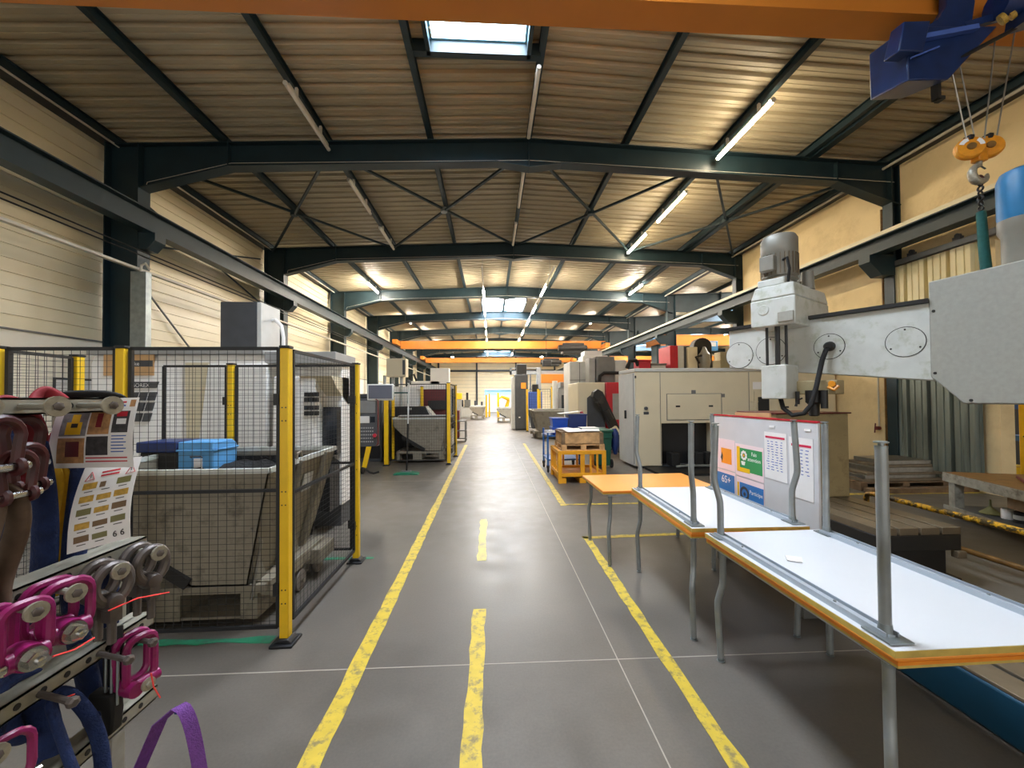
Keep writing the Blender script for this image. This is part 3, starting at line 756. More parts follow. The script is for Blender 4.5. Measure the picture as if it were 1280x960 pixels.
o2 = MB(); o2.prism([(4.9, 1.93), (5.5, 1.93), (5.5, 1.55), (5.05, 1.80)], 'x', -2.30, -1.92); part(t, 'hood_soffit', o2, 'machine_cream')
wd = MB(); wd2 = MB()
for i in range(3):
    for j in range(4):
        x = -2.235 + i * 0.058; z = 1.455 + j * 0.066 + (0.03 if j > 1 else 0)
        (wd if j < 2 else wd2).box(x, x + 0.042, 4.885, 4.93, z, z + 0.05)
for q in (wd, wd2): part(t, 'window', q, 'black', label='dark barred inspection window')
ls = MB()
for i in range(3):
    for j in range(3):
        x = -4.36 + i * 0.105; z = 1.40 + j * 0.125; s_ = 0.028
        ls.prism([(x + j * s_, z), (x + 0.075 + j * s_, z), (x + 0.075 + (j + 1) * s_, z + 0.1), (x + (j + 1) * s_, z + 0.1)], 'y', 4.955, 4.985)
part(t, 'side_window', ls, 'dark_grey', label='slanted dark window bars')
nb = MB(); nb.prism([(-4.40, 1.80), (-4.0, 1.80), (-3.97, 1.875), (-4.40, 1.875)], 'y', 4.965, 4.985); nbo = part(t, 'name_band', nb, 'dark_grey', label='dark name band with pale letters')
text(t, 'lettering', '/ZUBOREX', (-4.37, 4.962, 1.812), 0.062, 'paper')
nb = MB(); nb.box(-4.40, -4.04, 4.967, 4.985, 2.06, 2.13); part(t, 'badge_band', nb, 'dark_grey')
text(t, 'lettering', 'i-mike', (-4.35, 4.962, 2.07), 0.065, 'paper')
part(t, 'upper_panel', MB().box(-4.6, -4.03, 4.968, 4.985, 1.95, 2.22), 'cardboard', label='tan panel')
k = MB(); k.box(-4.7, -2.5, 5.05, 6.85, 0.0, 0.28); k.box(-2.5, -1.95, 5.3, 5.65, 0.0, 0.28); part(t, 'plinth', k, 'dark_grey')
k = MB(); k.prism([(-3.3, 0.55), (-1.95, 0.28), (-1.95, 0.85), (-2.2, 1.02), (-3.3, 0.9)], 'y', 4.93, 5.24); part(t, 'chip_tray', k, 'black', label='black sloping chip tray')
k = MB(); k.box(-2.10, -1.93, 5.10, 5.24, 0.95, 1.55); part(t, 'dark_recess', k, 'screen_dark')
t = thing('hydraulic_cabinet', 'tall dark grey cabinet standing on top of the white lathe', 'cabinet', (-3.65, 6.2, 2.29))
part(t, 'body', MB().box(-3.94, -3.42, 6.0, 6.5, 2.29, 3.09), 'dark_grey', bevel=0.008)
part(t, 'side_panel', MB().box(-3.42, -3.36, 6.0, 6.52, 2.29, 3.085), 'light_grey', bevel=0.005, label='pale side panel')
part(t, 'hose', MB().tube([(-3.4, 6.3, 2.86), (-3.3, 6.28, 2.88), (-3.2, 6.25, 2.78), (-3.17, 6.25, 2.6), (-3.17, 6.25, 2.29)], 0.028, 8), 'paper', label='white bent hose')
t = thing('cable_duct', 'pale grey cable duct running up the first column beside the lathe', 'duct', (-6.2, 7.3, 0))
part(t, 'duct', MB().box(-6.24, -5.98, 7.20, 7.32, 0.0, 3.9), 'galv', bevel=0.005)
part(t, 'cable_loop', MB().tube([(-6.12, 7.26, 3.88), (-6.1, 7.25, 4.02), (-6.03, 7.25, 4.06), (-5.96, 7.25, 3.95)], 0.02, 6), 'conduit')

# wall notice board and papers on pale wall
t = thing('notice_sheet', 'white sheet pinned on the pale block wall behind the first mesh panel', 'paper', (-6.9, 5.6, 1.7))
part(t, 'sheet', MB().box(-6.999, -6.985, 5.0, 6.6, 1.15, 1.72), 'paper')
ln = MB()
for k in range(5): ln.box(-6.985, -6.982, 5.2, 6.3, 1.25 + k * 0.05, 1.258 + k * 0.05)
part(t, 'text_lines', ln, 'ink_red')
t = thing('wall_frame', 'thin dark framed white panel on the block wall seen through mesh', 'panel', (-6.9, 7.0, 1.6))
part(t, 'panel', MB().box(-6.995, -6.985, 6.75, 7.4, 1.0, 2.0), 'paper')
fm = MB(); fm.box(-6.99, -6.97, 6.72, 7.43, 2.0, 2.03); fm.box(-6.99, -6.97, 7.40, 7.43, 1.0, 2.0); fm.box(-6.99, -6.97, 6.72, 6.75, 1.0, 2.0)
part(t, 'border', fm, 'dark_steel')

# ================================================================== operator panel, monitor, mop
t = thing('operator_panel', 'dark machine operator panel with lit screen beside the rear fence post', 'control panel', (-1.95, 6.5, 0))
part(t, 'cabinet', MB().box(-2.36, -1.83, 6.5, 6.66, 0.88, 1.66), 'dark_grey', bevel=0.01)
part(t, 'screen', MB().box(-2.11, -1.95, 6.492, 6.502, 1.26, 1.37), 'light_grey', label='pale lit screen')
sd = MB(); sd.box(-1.93, -1.86, 6.49, 6.5, 1.27, 1.36); part(t, 'side_screen', sd, 'screen_dark'); part(t, 'upper_panel', MB().box(-2.12, -1.85, 6.492, 6.5, 1.42, 1.62), 'mid_grey', bevel=0.004)
kb = MB()
for i in range(7):
    for j in range(5): kb.box(-2.11 + i * 0.034, -2.092 + i * 0.034, 6.49, 6.5, 0.95 + j * 0.055, 0.972 + j * 0.055)
part(t, 'keypad', kb, 'machine_grey')
part(t, 'stop_button', MB().cyl((-1.86, 6.47, 1.06), (-1.86, 6.5, 1.06), 0.03, n=12), 'red')
part(t, 'pedestal', MB().box(-2.34, -2.20, 6.6, 6.76, 0.0, 0.95), 'light_grey', bevel=0.01)
part(t, 'rail', MB().tube([(-1.84, 6.48, 0.9), (-1.80, 6.46, 0.92), (-1.80, 6.46, 1.62), (-1.84, 6.48, 1.64)], 0.01, 6), 'maroon')
t = thing('monitor', 'flat grey framed monitor on a stalk above the operator panel', 'monitor', (-1.77, 6.5, 1.63))
part(t, 'bezel', MB().box(-1.98, -1.56, 6.48, 6.53, 1.62, 1.885), 'light_grey', bevel=0.012)
part(t, 'screen', MB().box(-1.955, -1.585, 6.474, 6.482, 1.65, 1.865), 'screen')
st = MB(); st.tube([(-1.77, 6.54, 1.75), (-1.77, 6.6, 1.75), (-1.9, 6.6, 1.7), (-1.9, 6.6, 1.64)], 0.02, 8); part(t, 'stalk', st, 'dark_grey')
t = thing('yellow_prop', 'yellow bar leaning beside operator panel on a black castor', 'bar', (-2.75, 8.9, 0))
part(t, 'bar', MB().bar((-2.78, 8.9, 0.14), (-2.64, 8.95, 0.85), 0.10, 0.05, up=(0, 1, 0)), 'fence_yellow', bevel=0.006)
part(t, 'castor', MB().lathe((-2.82, 8.9, 0.075), [(0.02, -0.03), (0.07, -0.025), (0.075, 0), (0.07, 0.025), (0.02, 0.03)], (1, 0, 0), 14), 'rubber')
part(t, 'hose', MB().tube([(-2.75, 8.9, 0.1), (-2.65, 8.85, 0.04), (-2.55, 8.8, 0.03), (-2.45, 8.85, 0.05)], 0.02, 6), 'rubber')
t = thing('floor_mop', 'flat floor mop standing upright on the concrete by second fence', 'mop', (-1.83, 8.75, 0))
b = MB(); b.prism([(-2.11, 0.0), (-1.56, 0.0), (-1.58, 0.03), (-1.75, 0.06), (-1.92, 0.06), (-2.09, 0.03)], 'y', 8.66, 8.84); part(t, 'head', b, 'line_green', bevel=0.008)
hp = MB(); hp.box(-1.93, -1.73, 8.69, 8.81, 0.06, 0.085); part(t, 'clamp', hp, 'galv')
part(t, 'pole', MB().cyl((-1.83, 8.75, 0.08), (-1.80, 8.76, 1.1), 0.018, n=8), 'black')
part(t, 'upper_pole', MB().cyl((-1.80, 8.76, 1.1), (-1.78, 8.77, 2.0), 0.016, n=8), 'light_grey', label='pale upper half of the pole')
part(t, 'ball_grip', MB().lathe((-1.78, 8.77, 1.98), [(0.01, 0), (0.03, 0.015), (0.036, 0.04), (0.03, 0.065), (0.01, 0.08)], n=10), 'dark_grey')

# ================================================================== second fence with its hopper and machines
fence_post(-2.57, 9.95, 1.68, 'short yellow fence post below the monitor', s=0.10, dots=False)
fence_post(-2.60, 10.75, 1.70, 'slim yellow fence post just behind the short one below the monitor', s=0.07, dots=False)
fence_post(-1.04, 9.93, 2.02, 'yellow fence post at the aisle corner of the second mesh enclosure', s=0.08, dots=False)
fence_post(-0.99, 11.25, 2.0, 'yellow fence post at far aisle end of the second enclosure', s=0.08, dots=False)
fence_post(-2.08, 12.18, 2.0, 'yellow fence post in front of the maroon machine door', s=0.08, dots=False)
fence_panel((-2.5, 9.95), (-1.10, 9.94), 0.12, 2.0, 'black wire mesh panel in front of the second hopper', (1.2,), cw=0.06, ch=0.07, wr=0.0022)
fence_panel((-1.03, 10.0), (-0.995, 11.19), 0.12, 2.0, 'black wire mesh panel along the aisle at second hopper', (1.0,), cw=0.06, ch=0.07, wr=0.0022)
hopper(-1.80, 10.72, 1.38, 0.9, 1.13, 'grey steel tipping hopper behind the second mesh panel')
fl = None
t = thing('chip_conveyor', 'black chip conveyor head rising behind the second hopper', 'conveyor', (-2.2, 11.7, 0))
m = MB(); m.prism([(-2.75, 0.05), (-1.7, 0.05), (-1.7, 1.1), (-1.85, 1.42), (-2.75, 1.42)], 'y', 11.35, 12.0); part(t, 'body', m, 'black', bevel=0.015)
part(t, 'deflector', MB().prism([(-1.85, 1.42), (-1.7, 1.1), (-1.55, 1.0), (-1.6, 1.12)], 'y', 11.4, 11.95), 'light_grey', label='pale deflector plate')
text(t, 'lettering', 'SKB', (-2.35, 11.345, 1.33), 0.075, 'paper')
t = thing('maroon_machine', 'milling machine with maroon sliding door behind the second enclosure', 'machine tool', (-1.8, 13.3, 0))
part(t, 'enclosure', MB().box(-3.6, -1.22, 12.5, 14.2, 0.15, 2.02), 'machine_white', bevel=0.02)
part(t, 'door', MB().prism([(-2.12, 0.95), (-1.25, 0.95), (-1.25, 1.93), (-2.12, 1.93)], 'y', 12.42, 12.5), 'maroon', bevel=0.012, label='maroon door')
part(t, 'roof_strip', MB().box(-2.3, -1.22, 12.40, 12.52, 1.93, 2.06), 'paper', bevel=0.006)
part(t, 'chute', MB().hull([(-2.35, 12.35, 0.95), (-1.4, 12.35, 0.95), (-1.4, 12.5, 0.95), (-2.35, 12.5, 0.95)], [(-2.1, 12.38, 1.08), (-1.35, 12.38, 1.08), (-1.35, 12.5, 1.08), (-2.1, 12.5, 1.08)]), 'machine_cream')
part(t, 'dark_screen', MB().box(-1.92, -1.38, 12.28, 12.34, 1.30, 1.58), 'black', bevel=0.008)
part(t, 'plinth', MB().box(-3.5, -1.3, 12.55, 14.1, 0, 0.15), 'dark_grey')
part(t, 'side_door', MB().box(-1.215, -1.16, 12.5, 13.7, 0.7, 1.95), 'screen_dark', bevel=0.01, label='dark glazed side door')
t = thing('electrical_box', 'cream electrical box on a pole frame above the monitor', 'electrical box', (-2.75, 12.2, 0))
part(t, 'box', MB().box(-3.1, -2.52, 12.0, 12.35, 2.30, 2.85), 'machine_cream', bevel=0.015)
pm = MB()
for x in (-3.2, -2.95, -2.7): pm.tube([(x, 12.2, 0), (x, 12.2, 2.35)], 0.05, 8)
part(t, 'pole', pm, 'light_grey')
part(t, 'vent', MB().box(-2.62, -2.55, 11.99, 12.0, 2.36, 2.8), 'dark_grey')
part(t, 'cross_pipe', MB().tube([(-3.6, 11.95, 1.82), (-2.45, 11.95, 1.82), (-2.45, 11.95, 1.5)], 0.025, 6), 'sling_green', label='thin green pipe')
t = thing('electrical_box', 'white electrical box hung high at the maroon machine', 'electrical box', (-2.2, 15, 2.3))
part(t, 'box', MB().box(-2.25, -1.55, 15.0, 15.4, 2.15, 2.78), 'machine_white', bevel=0.015)
part(t, 'cabinet', MB().box(-3.1, -1.9, 15.0, 15.5, 0, 2.3), 'machine_white', bevel=0.015)
part(t, 'hose', MB().tube([(-3.0, 15.0, 2.2), (-2.98, 14.95, 2.5), (-2.85, 14.95, 2.55), (-2.75, 14.95, 2.3)], 0.04, 8), 'rubber')
t = thing('tool_machine', 'grey and black tool cabinet between the operator panel and second hopper', 'cabinet', (-3.0, 11, 0))
part(t, 'body', MB().box(-4.2, -2.85, 10.6, 11.8, 0, 1.78), 'dark_grey', bevel=0.015)
part(t, 'door', MB().box(-3.7, -2.9, 10.57, 10.6, 0.1, 1.7), 'black', bevel=0.006)
part(t, 'handle', MB().box(-2.98, -2.95, 10.54, 10.57, 0.8, 1.1), 'galv')
t = thing('machine_housing', 'tall grey machine housing behind the operator panel', 'machine tool', (-3.1, 8.2, 0))
part(t, 'body', MB().box(-4.4, -2.80, 7.4, 8.6, 0, 2.0), 'machine_grey', bevel=0.02)
part(t, 'upper_box', MB().box(-3.2, -2.82, 7.38, 7.8, 1.95, 2.3), 'light_grey', bevel=0.02)
part(t, 'spindle', MB().lathe((-2.70, 7.5, 1.9), [(0.05, -0.1), (0.1, -0.08), (0.1, 0.08), (0.05, 0.1)], (0, 1, 0), 14), 'dark_grey')
t = thing('drawer_rack', 'grey rack holding dark red drawers beside the aisle', 'rack', (-1.35, 15.2, 0))
m = MB()
for x in (-1.75, -0.95):
    for y in (15.0, 15.5): m.box(x - 0.025, x + 0.025, y - 0.025, y + 0.025, 0, 0.78)
for z in (0.12, 0.42, 0.78): m.box(-1.77, -0.93, 14.98, 15.52, z - 0.02, z + 0.02)
part(t, 'frame', m, 'mid_grey')
for z in (0.15, 0.45, 0.82):
    part(t, 'drawer', MB().box(-1.72, -1.18, 15.02, 15.48, z, z + (0.3 if z < 0.8 else 0.36)), 'maroon', bevel=0.015)

# ================================================================== lifting gear rack in front
t = thing('sling_rack', 'grey steel lifting gear rack with perforated rails and pegs', 'rack', (-1.28, 1.2, 0))
part(t, 'post', MB().box(-1.40, -1.35, 1.50, 1.555, 0, 1.61), 'rack_grey', bevel=0.003)
part(t, 'post', MB().box(-1.335, -1.28, 0.35, 0.405, 0, 1.72), 'rack_grey', bevel=0.003)
part(t, 'base', MB().box(-1.65, -1.32, 1.49, 1.56, 0.0, 0.05).box(-1.65, -1.28, 0.34, 0.41, 0.0, 0.05).box(-1.36, -1.33, 0.4, 1.5, 0.0, 0.05), 'rack_grey')
HO = MB()
def rail(z, y0=0.4, y1=1.52, h=0.045):
    m = MB(); m.box(-1.25, -1.21, y0, y1, z - h / 2, z - h / 2 + 0.005); m.box(-1.215, -1.21, y0, y1, z - h / 2, z + h / 2)
    m.box(-1.25, -1.21, y0, y1, z + h / 2 - 0.005, z + h / 2)
    m.box(-1.285, -1.245, y0, y1, z - h / 2, z + h / 2)
    r_ = part(t, 'rail', m, 'rack_grey')
    y = y0 + 0.03
    while y < y1 - 0.02:
        part(r_, 'hole', MB().cyl((-1.2115, y, z), (-1.2085, y, z), 0.0085, n=10), 'black'); y += 0.06
for z, ye in ((1.637, 1.36), (1.15, 1.47), (0.872, 1.50), (0.60, 1.52)): rail(z, y1=ye)
part(t, 'bracket', MB().box(-1.375, -1.24, 1.33, 1.37, 1.60, 1.63).box(-1.385, -1.355, 1.33, 1.52, 1.57, 1.60), 'rack_grey')
pd = V((1, -0.30, 0)).normalized()
def peg(y, z, L=0.13, head=True, r=0.009, hx=False, R0=0.023):
    a = V((-1.21, y, z)); b = a + pd * L
    m = MB().cyl(a, b, r, n=10)
    p_ = part(t, 'peg', m, 'forged' if hx else 'rack_grey')
    if head:
        part(p_, 'washer', MB().annulus(b, R0, 0.0075, 0.007, pd, 18), 'washer')
        part(p_, 'nut', MB().lathe(b + pd * 0.002, [(0.0075, 0), (0.011, 0), (0.011, 0.009), (0.0075, 0.011)], pd, 6), 'forged')
    elif hx:
        part(p_, 'bolt_head', MB().lathe(b, [(0.004, 0), (0.014, 0), (0.014, 0.012), (0.008, 0.016)], pd, 6), 'forged')
    return b
def at_end(y, z, L=0.13): return V((-1.21, y, z)) + pd * L
for y, z in ((1.05, 1.15), (1.14, 1.15), (1.265, 1.152), (1.40, 1.152)): peg(y, z)
for y, z in ((1.09, 1.637), (1.235, 1.637), (0.95, 1.637)): peg(y, z, 0.13, R0=0.026)
for y, z in ((1.14, 0.868), (1.30, 0.872), (1.385, 0.872)): peg(y, z, 0.12, False, 0.008, True)
for y, z in ((0.98, 0.872), (1.0, 0.60)): peg(y, z, 0.12)

def dloop(c, w, h, r, lean=0.0):
    """rounded D / square bail in the plane across the peg"""
    c = V(c); side = V((pd.y, -pd.x, 0)) * -1; pts = []
    side = V((0.0, 1.0, 0)) - pd * pd.y; side.normalize()
    def P(a, b): return c + side * a + V((0, 0, b)) + pd * (lean * (b / h))
    k = min(w, h) * 0.36
    for (cx_, cz_, a0) in ((w / 2 - k, h / 2 - k, 0), (-w / 2 + k, h / 2 - k, PI / 2), (-w / 2 + k, -h / 2 + k, PI), (w / 2 - k, -h / 2 + k, 3 * PI / 2)):
        for i in range(5):
            a = a0 + PI / 2 * i / 4
            pts.append(P(cx_ + k * math.cos(a), cz_ + k * math.sin(a)))
    return MB().tube(pts, r, 8, closed=True), side
def swivel(c, label, w=0.085, h=0.135, col='shackle_pink', boltm='chrome', size=1.0, rr=0.0115):
    """swivel hoist ring: bail hung over a peg, cross-drilled body below with its bolt"""
    c = V(c); t = thing('swivel_ring', label, 'lifting ring', c, 'pink swivel hoist rings')
    lp, side = dloop(c, w, h, rr, 0.0); part(t, 'bail', lp, col)
    b0 = c + V((0, 0, -h / 2 + 0.008))
    b = MB(); b.cyl(b0 - side * w * 0.43, b0 + side * w * 0.43, 0.024 * size, n=14); b.lathe(b0 - pd * 0.035, [(0.012, 0), (0.03 * size, 0.004), (0.034 * size, 0.03), (0.03 * size, 0.055)], pd, 16)
    part(t, 'swivel_body', b, col)
    n = MB(); e = b0 + pd * 0.02; n.lathe(e, [(0.01, 0), (0.027 * size, 0.001), (0.027 * size, 0.012)], pd, 18); n.lathe(e + pd * 0.012, [(0.008, 0), (0.02 * size, 0), (0.02 * size, 0.018), (0.012, 0.02)], pd, 6); n.lathe(e + pd * 0.03, [(0.003, 0), (0.0095, 0), (0.0095, 0.012), (0.006, 0.014)], pd, 12)
    part(t, 'bolt', n, boltm, label='shiny hexagon bolt')
    return t
e = at_end(1.05, 1.15, 0.095); swivel(e + V((0, 0.0, -0.053)), 'pink swivel hoist ring with shiny hexagon nut, hanging closest to the camera')
e = at_end(1.14, 1.15, 0.085); swivel(e + V((0, 0.01, -0.05)), 'pink swivel hoist ring with round bolt head, next to dark forged eye', w=0.1)
e = at_end(1.05, 1.15, 0.04); swivel(e + V((0, -0.045, -0.055)), 'pink swivel hoist ring cut by the picture edge, hanging behind the others')
e = at_end(1.14, 1.15, 0.035); swivel(e + V((0, 0.0, -0.05)), 'pink swivel hoist ring half hidden against the rail', w=0.1)
e = at_end(1.0, 0.60, 0.10)
t2 = thing('shackle', 'pink shackle on the lowest rail at the picture corner', 'shackle', e)
lp, side = dloop(at_end(0.98, 0.872, 0.1) + V((0.0, 0.03, -0.052)), 0.09, 0.12, 0.009); part(t2, 'bow', lp, 'shackle_pink')
q = at_end(0.98, 0.872, 0.1) + V((0, 0.03, -0.112)); part(t2, 'pin', MB().cyl(q - side * 0.055, q + side * 0.06, 0.011, n=10), 'chrome')
e = at_end(1.385, 0.872, 0.075)
t2 = thing('shackle', 'small pink double shackle hanging on the bolt of the middle rail', 'shackle', e)
lp, side = dloop(e + V((0, 0.0, -0.062)), 0.08, 0.15, 0.011); part(t2, 'bow', lp, 'shackle_pink')
lp, side = dloop(e + pd * -0.04 + V((0, 0.0, -0.058)), 0.09, 0.15, 0.011); part(t2, 'bow', lp, 'shackle_pink')
q = e + V((0, 0, -0.135)); b = MB(); b.cyl(q - side * 0.03 - pd * 0.05, q - side * 0.03 + pd * 0.03, 0.022, n=12); b.cyl(q - side * 0.045, q + side * 0.05, 0.018, n=12); part(t2, 'swivel_body', b, 'shackle_pink')
part(t2, 'bolt', MB().annulus(q + pd * 0.03, 0.02, 0.006, 0.006, pd, 16).lathe(q + pd * 0.03, [(0.004, 0), (0.01, 0), (0.01, 0.012), (0.006, 0.014)], pd, 6), 'washer', label='pale washer and bolt')

def eye(c, label, Rr=0.043, r=0.0145):
    c = V(c); t = thing('forged_eye', label, 'lifting eye', c, 'dark forged lifting eyes')
    side = (V((0, 1, 0)) - pd * pd.y).normalized()
    part(t, 'ring', MB().tube([c + side * (Rr * math.cos(a)) + V((0, 0, 1.22 * Rr * math.sin(a))) for a in [2 * PI * i / 22 for i in range(22)]], r, 10, closed=True), 'forged')
    b0 = c + V((0, 0, -Rr * 1.22))
    b = MB(); b.lathe(b0 - pd * 0.03 , [(0.01, 0), (0.024, 0.006), (0.027, 0.03), (0.02, 0.05), (0.014, 0.052)], pd, 14); b.bar(b0, b0 + V((0, 0, -0.055)), 0.03, 0.036, up=pd)
    part(t, 'base', b, 'forged')
    part(t, 'shank', MB().cyl(b0 + V((0, 0, -0.05)), b0 + V((0, 0, -0.12)), 0.011, n=10), 'forged')
    return t
e = at_end(1.265, 1.152, 0.10); eye(e + V((0, 0, -0.04)), 'dark forged lifting eye beside the pink rings, tied with a red zip tie')
e = at_end(1.40, 1.152, 0.10); eye(e + V((0, 0, -0.04)), 'dark forged lifting eye closest to the rack post')
e = at_end(1.265, 1.152, 0.045); eye(e + V((0, 0.0, -0.038)), 'dark forged lifting eye set back behind the zip-tied one')
e = at_end(1.40, 1.152, 0.04); eye(e + V((0, 0.0, -0.038)), 'dark forged lifting eye against the upper end of the rail')

def tie(pts, label, r=0.0022):
    return single('zip_tie', MB().tube(pts, r, 6), 'tie_red', label, 'zip tie', origin=pts[0], group='red zip ties')
a = at_end(1.265, 1.152, 0.125)
tie([a + V((-0.01, -0.02, -0.105)), a + V((0.02, 0.04, -0.10)), a + V((0.05, 0.12, -0.122))], 'red zip tie sticking out from the dark forged eye')
a = at_end(1.05, 1.15, 0.13)
tie([a + V((0.02, 0.02, -0.12)), a + V((0.02, 0.07, -0.135)), a + V((0.02, 0.12, -0.135))], 'red zip tie beside the shiny hexagon nut')
a = at_end(1.385, 0.872, 0.13)
tie([a + V((0.0, -0.01, -0.09)), a + V((0.0, 0.0, -0.14)), a + V((0.005, 0.02, -0.19))], 'red zip tie hanging from the small double shackle')
a = V((-1.19, 1.14, 0.84))
tie([a + V((0, 0.0, 0.03)), a + V((0.02, 0.02, 0.0)), a + V((0.02, 0.05, -0.012))], 'short red zip tie on the middle perforated rail')

def sling(pts, rad, col, label, flat=0.55, grp='hanging lifting slings'):
    """a soft round sling: closed loop hung from a peg"""
    o = single('lifting_sling', MB().tube(pts, rad, 12, closed=True, flat=flat), col, label, 'lifting sling', origin=pts[0], group=grp)
    md = o.modifiers.new('smooth', 'SUBSURF'); md.levels = 1; md.render_levels = 2
    return o
def loop_pts(x, y, zt, zb, w, ph=0.0, dx=0.05, n=14):
    pts = []
    for i in range(n + 1):
        f = i / n; pts.append((x + dx * f + 0.015 * math.sin(5 * f + ph), y - w / 2 * (0.6 + 0.8 * math.sin(PI * min(1, f * 1.2))) , zt + (zb - zt) * f))
    pts.append((x + dx, y, zb - 0.05))
    for i in range(n, -1, -1):
        f = i / n; pts.append((x + dx * f + 0.02 * math.sin(4 * f + ph + 1), y + w / 2 * (0.6 + 0.8 * math.sin(PI * min(1, f * 1.1))), zt + (zb - zt) * f))
    pts.append((x, y, zt + 0.03))
    return pts
sling(loop_pts(-1.36, 1.20, 1.58, 0.74, 0.10, 0.3), 0.036, 'sling_blue', 'blue round sling hanging behind the brown sling')
sling(loop_pts(-1.32, 1.38, 1.50, 0.62, 0.09, 1.3), 0.036, 'sling_blue', 'blue round sling hanging behind the yellow sling')
sling(loop_pts(-1.30, 1.16, 0.88, 0.30, 0.12, 2.0, 0.06), 0.04, 'sling_blue', 'blue round sling hanging under the middle rail')
sling(loop_pts(-1.25, 1.22, 0.80, 0.46, 0.06, 0.0, 0.16), 0.022, 'sling_blue', 'twisted blue sling end curling out below the middle rail')
sling(loop_pts(-1.19, 1.03, 1.42, 1.16, 0.05, 0.5, 0.0), 0.028, 'sling_brown', 'brown grey sling held by the dark red shackles')
sling(loop_pts(-1.365, 1.325, 1.42, 1.08, 0.03, 0.8, 0.0), 0.022, 'sling_yellow', 'yellow sling hanging behind the printed notices')
sling(loop_pts(-1.34, 1.16, 1.63, 1.40, 0.10, 0.5, 0.04), 0.026, 'sling_red', 'dark red sling bundle under the upper pegs')
sling(loop_pts(-1.40, 1.32, 1.66, 1.50, 0.08, 0.2, 0.03), 0.022, 'sling_red', 'glossy red sling top showing above the upper peg')
sling([(-1.36 + 0.07 * math.cos(a), 1.42 + 0.05 * math.cos(a), 1.655 + 0.02 * math.sin(a)) for a in [2 * PI * i / 12 for i in range(12)]], 0.02, 'rubber', 'black sling folded over the upper rail')
# dark red chain shackles at the picture edge
def bow_shackle(c, label, s=1.0, col='dark_red'):
    c = V(c); t = thing('bow_shackle', label, 'shackle', c, 'dark red bow shackles')
    pts = [c + V((0, -0.028 * s, -0.06 * s))] + [c + V((0, 0.036 * s * math.cos(a), 0.036 * s * math.sin(a))) for a in [PI + 0.35 - (PI + 0.7) * i / 10 for i in range(11)]] + [c + V((0, 0.028 * s, -0.06 * s))]
    part(t, 'bow', MB().tube(pts, 0.0105 * s, 8), col)
    for q in (-0.028, 0.028): part(t, 'eye', MB().ring(c + V((0, q * s, -0.068 * s)), 0.014 * s, 0.008 * s, (0, 1, 0), 12, 6), col)
    part(t, 'pin', MB().cyl(c + V((0, -0.05 * s, -0.068 * s)), c + V((0, 0.05 * s, -0.068 * s)), 0.009 * s, n=10), 'chrome', label='bright pin')
    return t
bow_shackle((-1.15, 1.03, 1.49), 'dark red bow shackle holding the brown sling with a bright pin')
bow_shackle((-1.19, 1.09, 1.50), 'dark red bow shackle just behind the bright pinned one')
bow_shackle((-1.13, 0.98, 1.57), 'dark red bow shackle at the picture edge below the upper peg', 1.1)
bow_shackle((-1.26, 1.14, 1.56), 'dark red bow shackle hung under the upper rail', 1.2)
# black hook hanging under the middle rail
t = thing('safety_hook', 'black strap with plastic covered hook hanging beside the rack post', 'hook', (-1.205, 1.33, 0.7))
part(t, 'strap', MB().sheet([[(-1.230 + 0.002 * i, 1.33, 0.93 - 0.045 * i), (-1.180 + 0.002 * i, 1.345, 0.93 - 0.045 * i)] for i in range(5)], 0.006), 'black')
cl = MB()
for q in (-1.210, -1.193, -1.175): cl.cyl((q, 1.325, 0.86), (q + 0.004, 1.32, 0.70), 0.004, n=6)
part(t, 'wire', cl, 'galv')
h = MB(); h.prism([(-1.245, 0.745), (-1.175, 0.735), (-1.170, 0.68), (-1.175, 0.62), (-1.210, 0.595), (-1.245, 0.62), (-1.260, 0.645), (-1.240, 0.655), (-1.215, 0.635), (-1.200, 0.65), (-1.210, 0.69), (-1.250, 0.70)], 'y', 1.305, 1.345)
part(t, 'hook', h, 'rubber', bevel=0.006)
# purple loop
sp = []
for i in range(15):
    f = i / 14
    if f < 0.5: c_ = V((-1.23, 1.44, 0.34)).lerp(V((-1.135, 1.45, 0.575)), f / 0.5)
    else:
        g = (f - 0.5) / 0.5; c_ = V((-1.095 + 0.075 * g ** 0.8, 1.46, 0.585 - 0.24 * g ** 1.7))
    sp.append([c_ + V((-0.012, -0.014, 0)), c_ + V((0.012, 0.02, 0.0))])
t = thing('purple_strap', 'purple webbing loop standing up beside the rack post', 'lifting strap', (-1.12, 1.45, 0.4))
part(t, 'webbing', MB().sheet(sp, 0.005), 'strap_purple')
part(t, 'coil', MB().ring((-1.13, 1.46, 0.17), 0.13, 0.03, (0.3, 0.2, 1), 24, 8).ring((-1.13, 1.46, 0.22), 0.125, 0.028, (0.2, 0.1, 1), 24, 8), 'strap_purple')
part(t, 'tag', MB().box(-1.118, -1.095, 1.475, 1.48, 0.545, 0.57), 'navy_plastic')
part(t, 'base_coil', MB().lathe((-1.13, 1.46, 0.0), [(0.08, 0), (0.16, 0.01), (0.17, 0.07), (0.15, 0.14), (0.06, 0.15)], n=24), 'strap_purple')

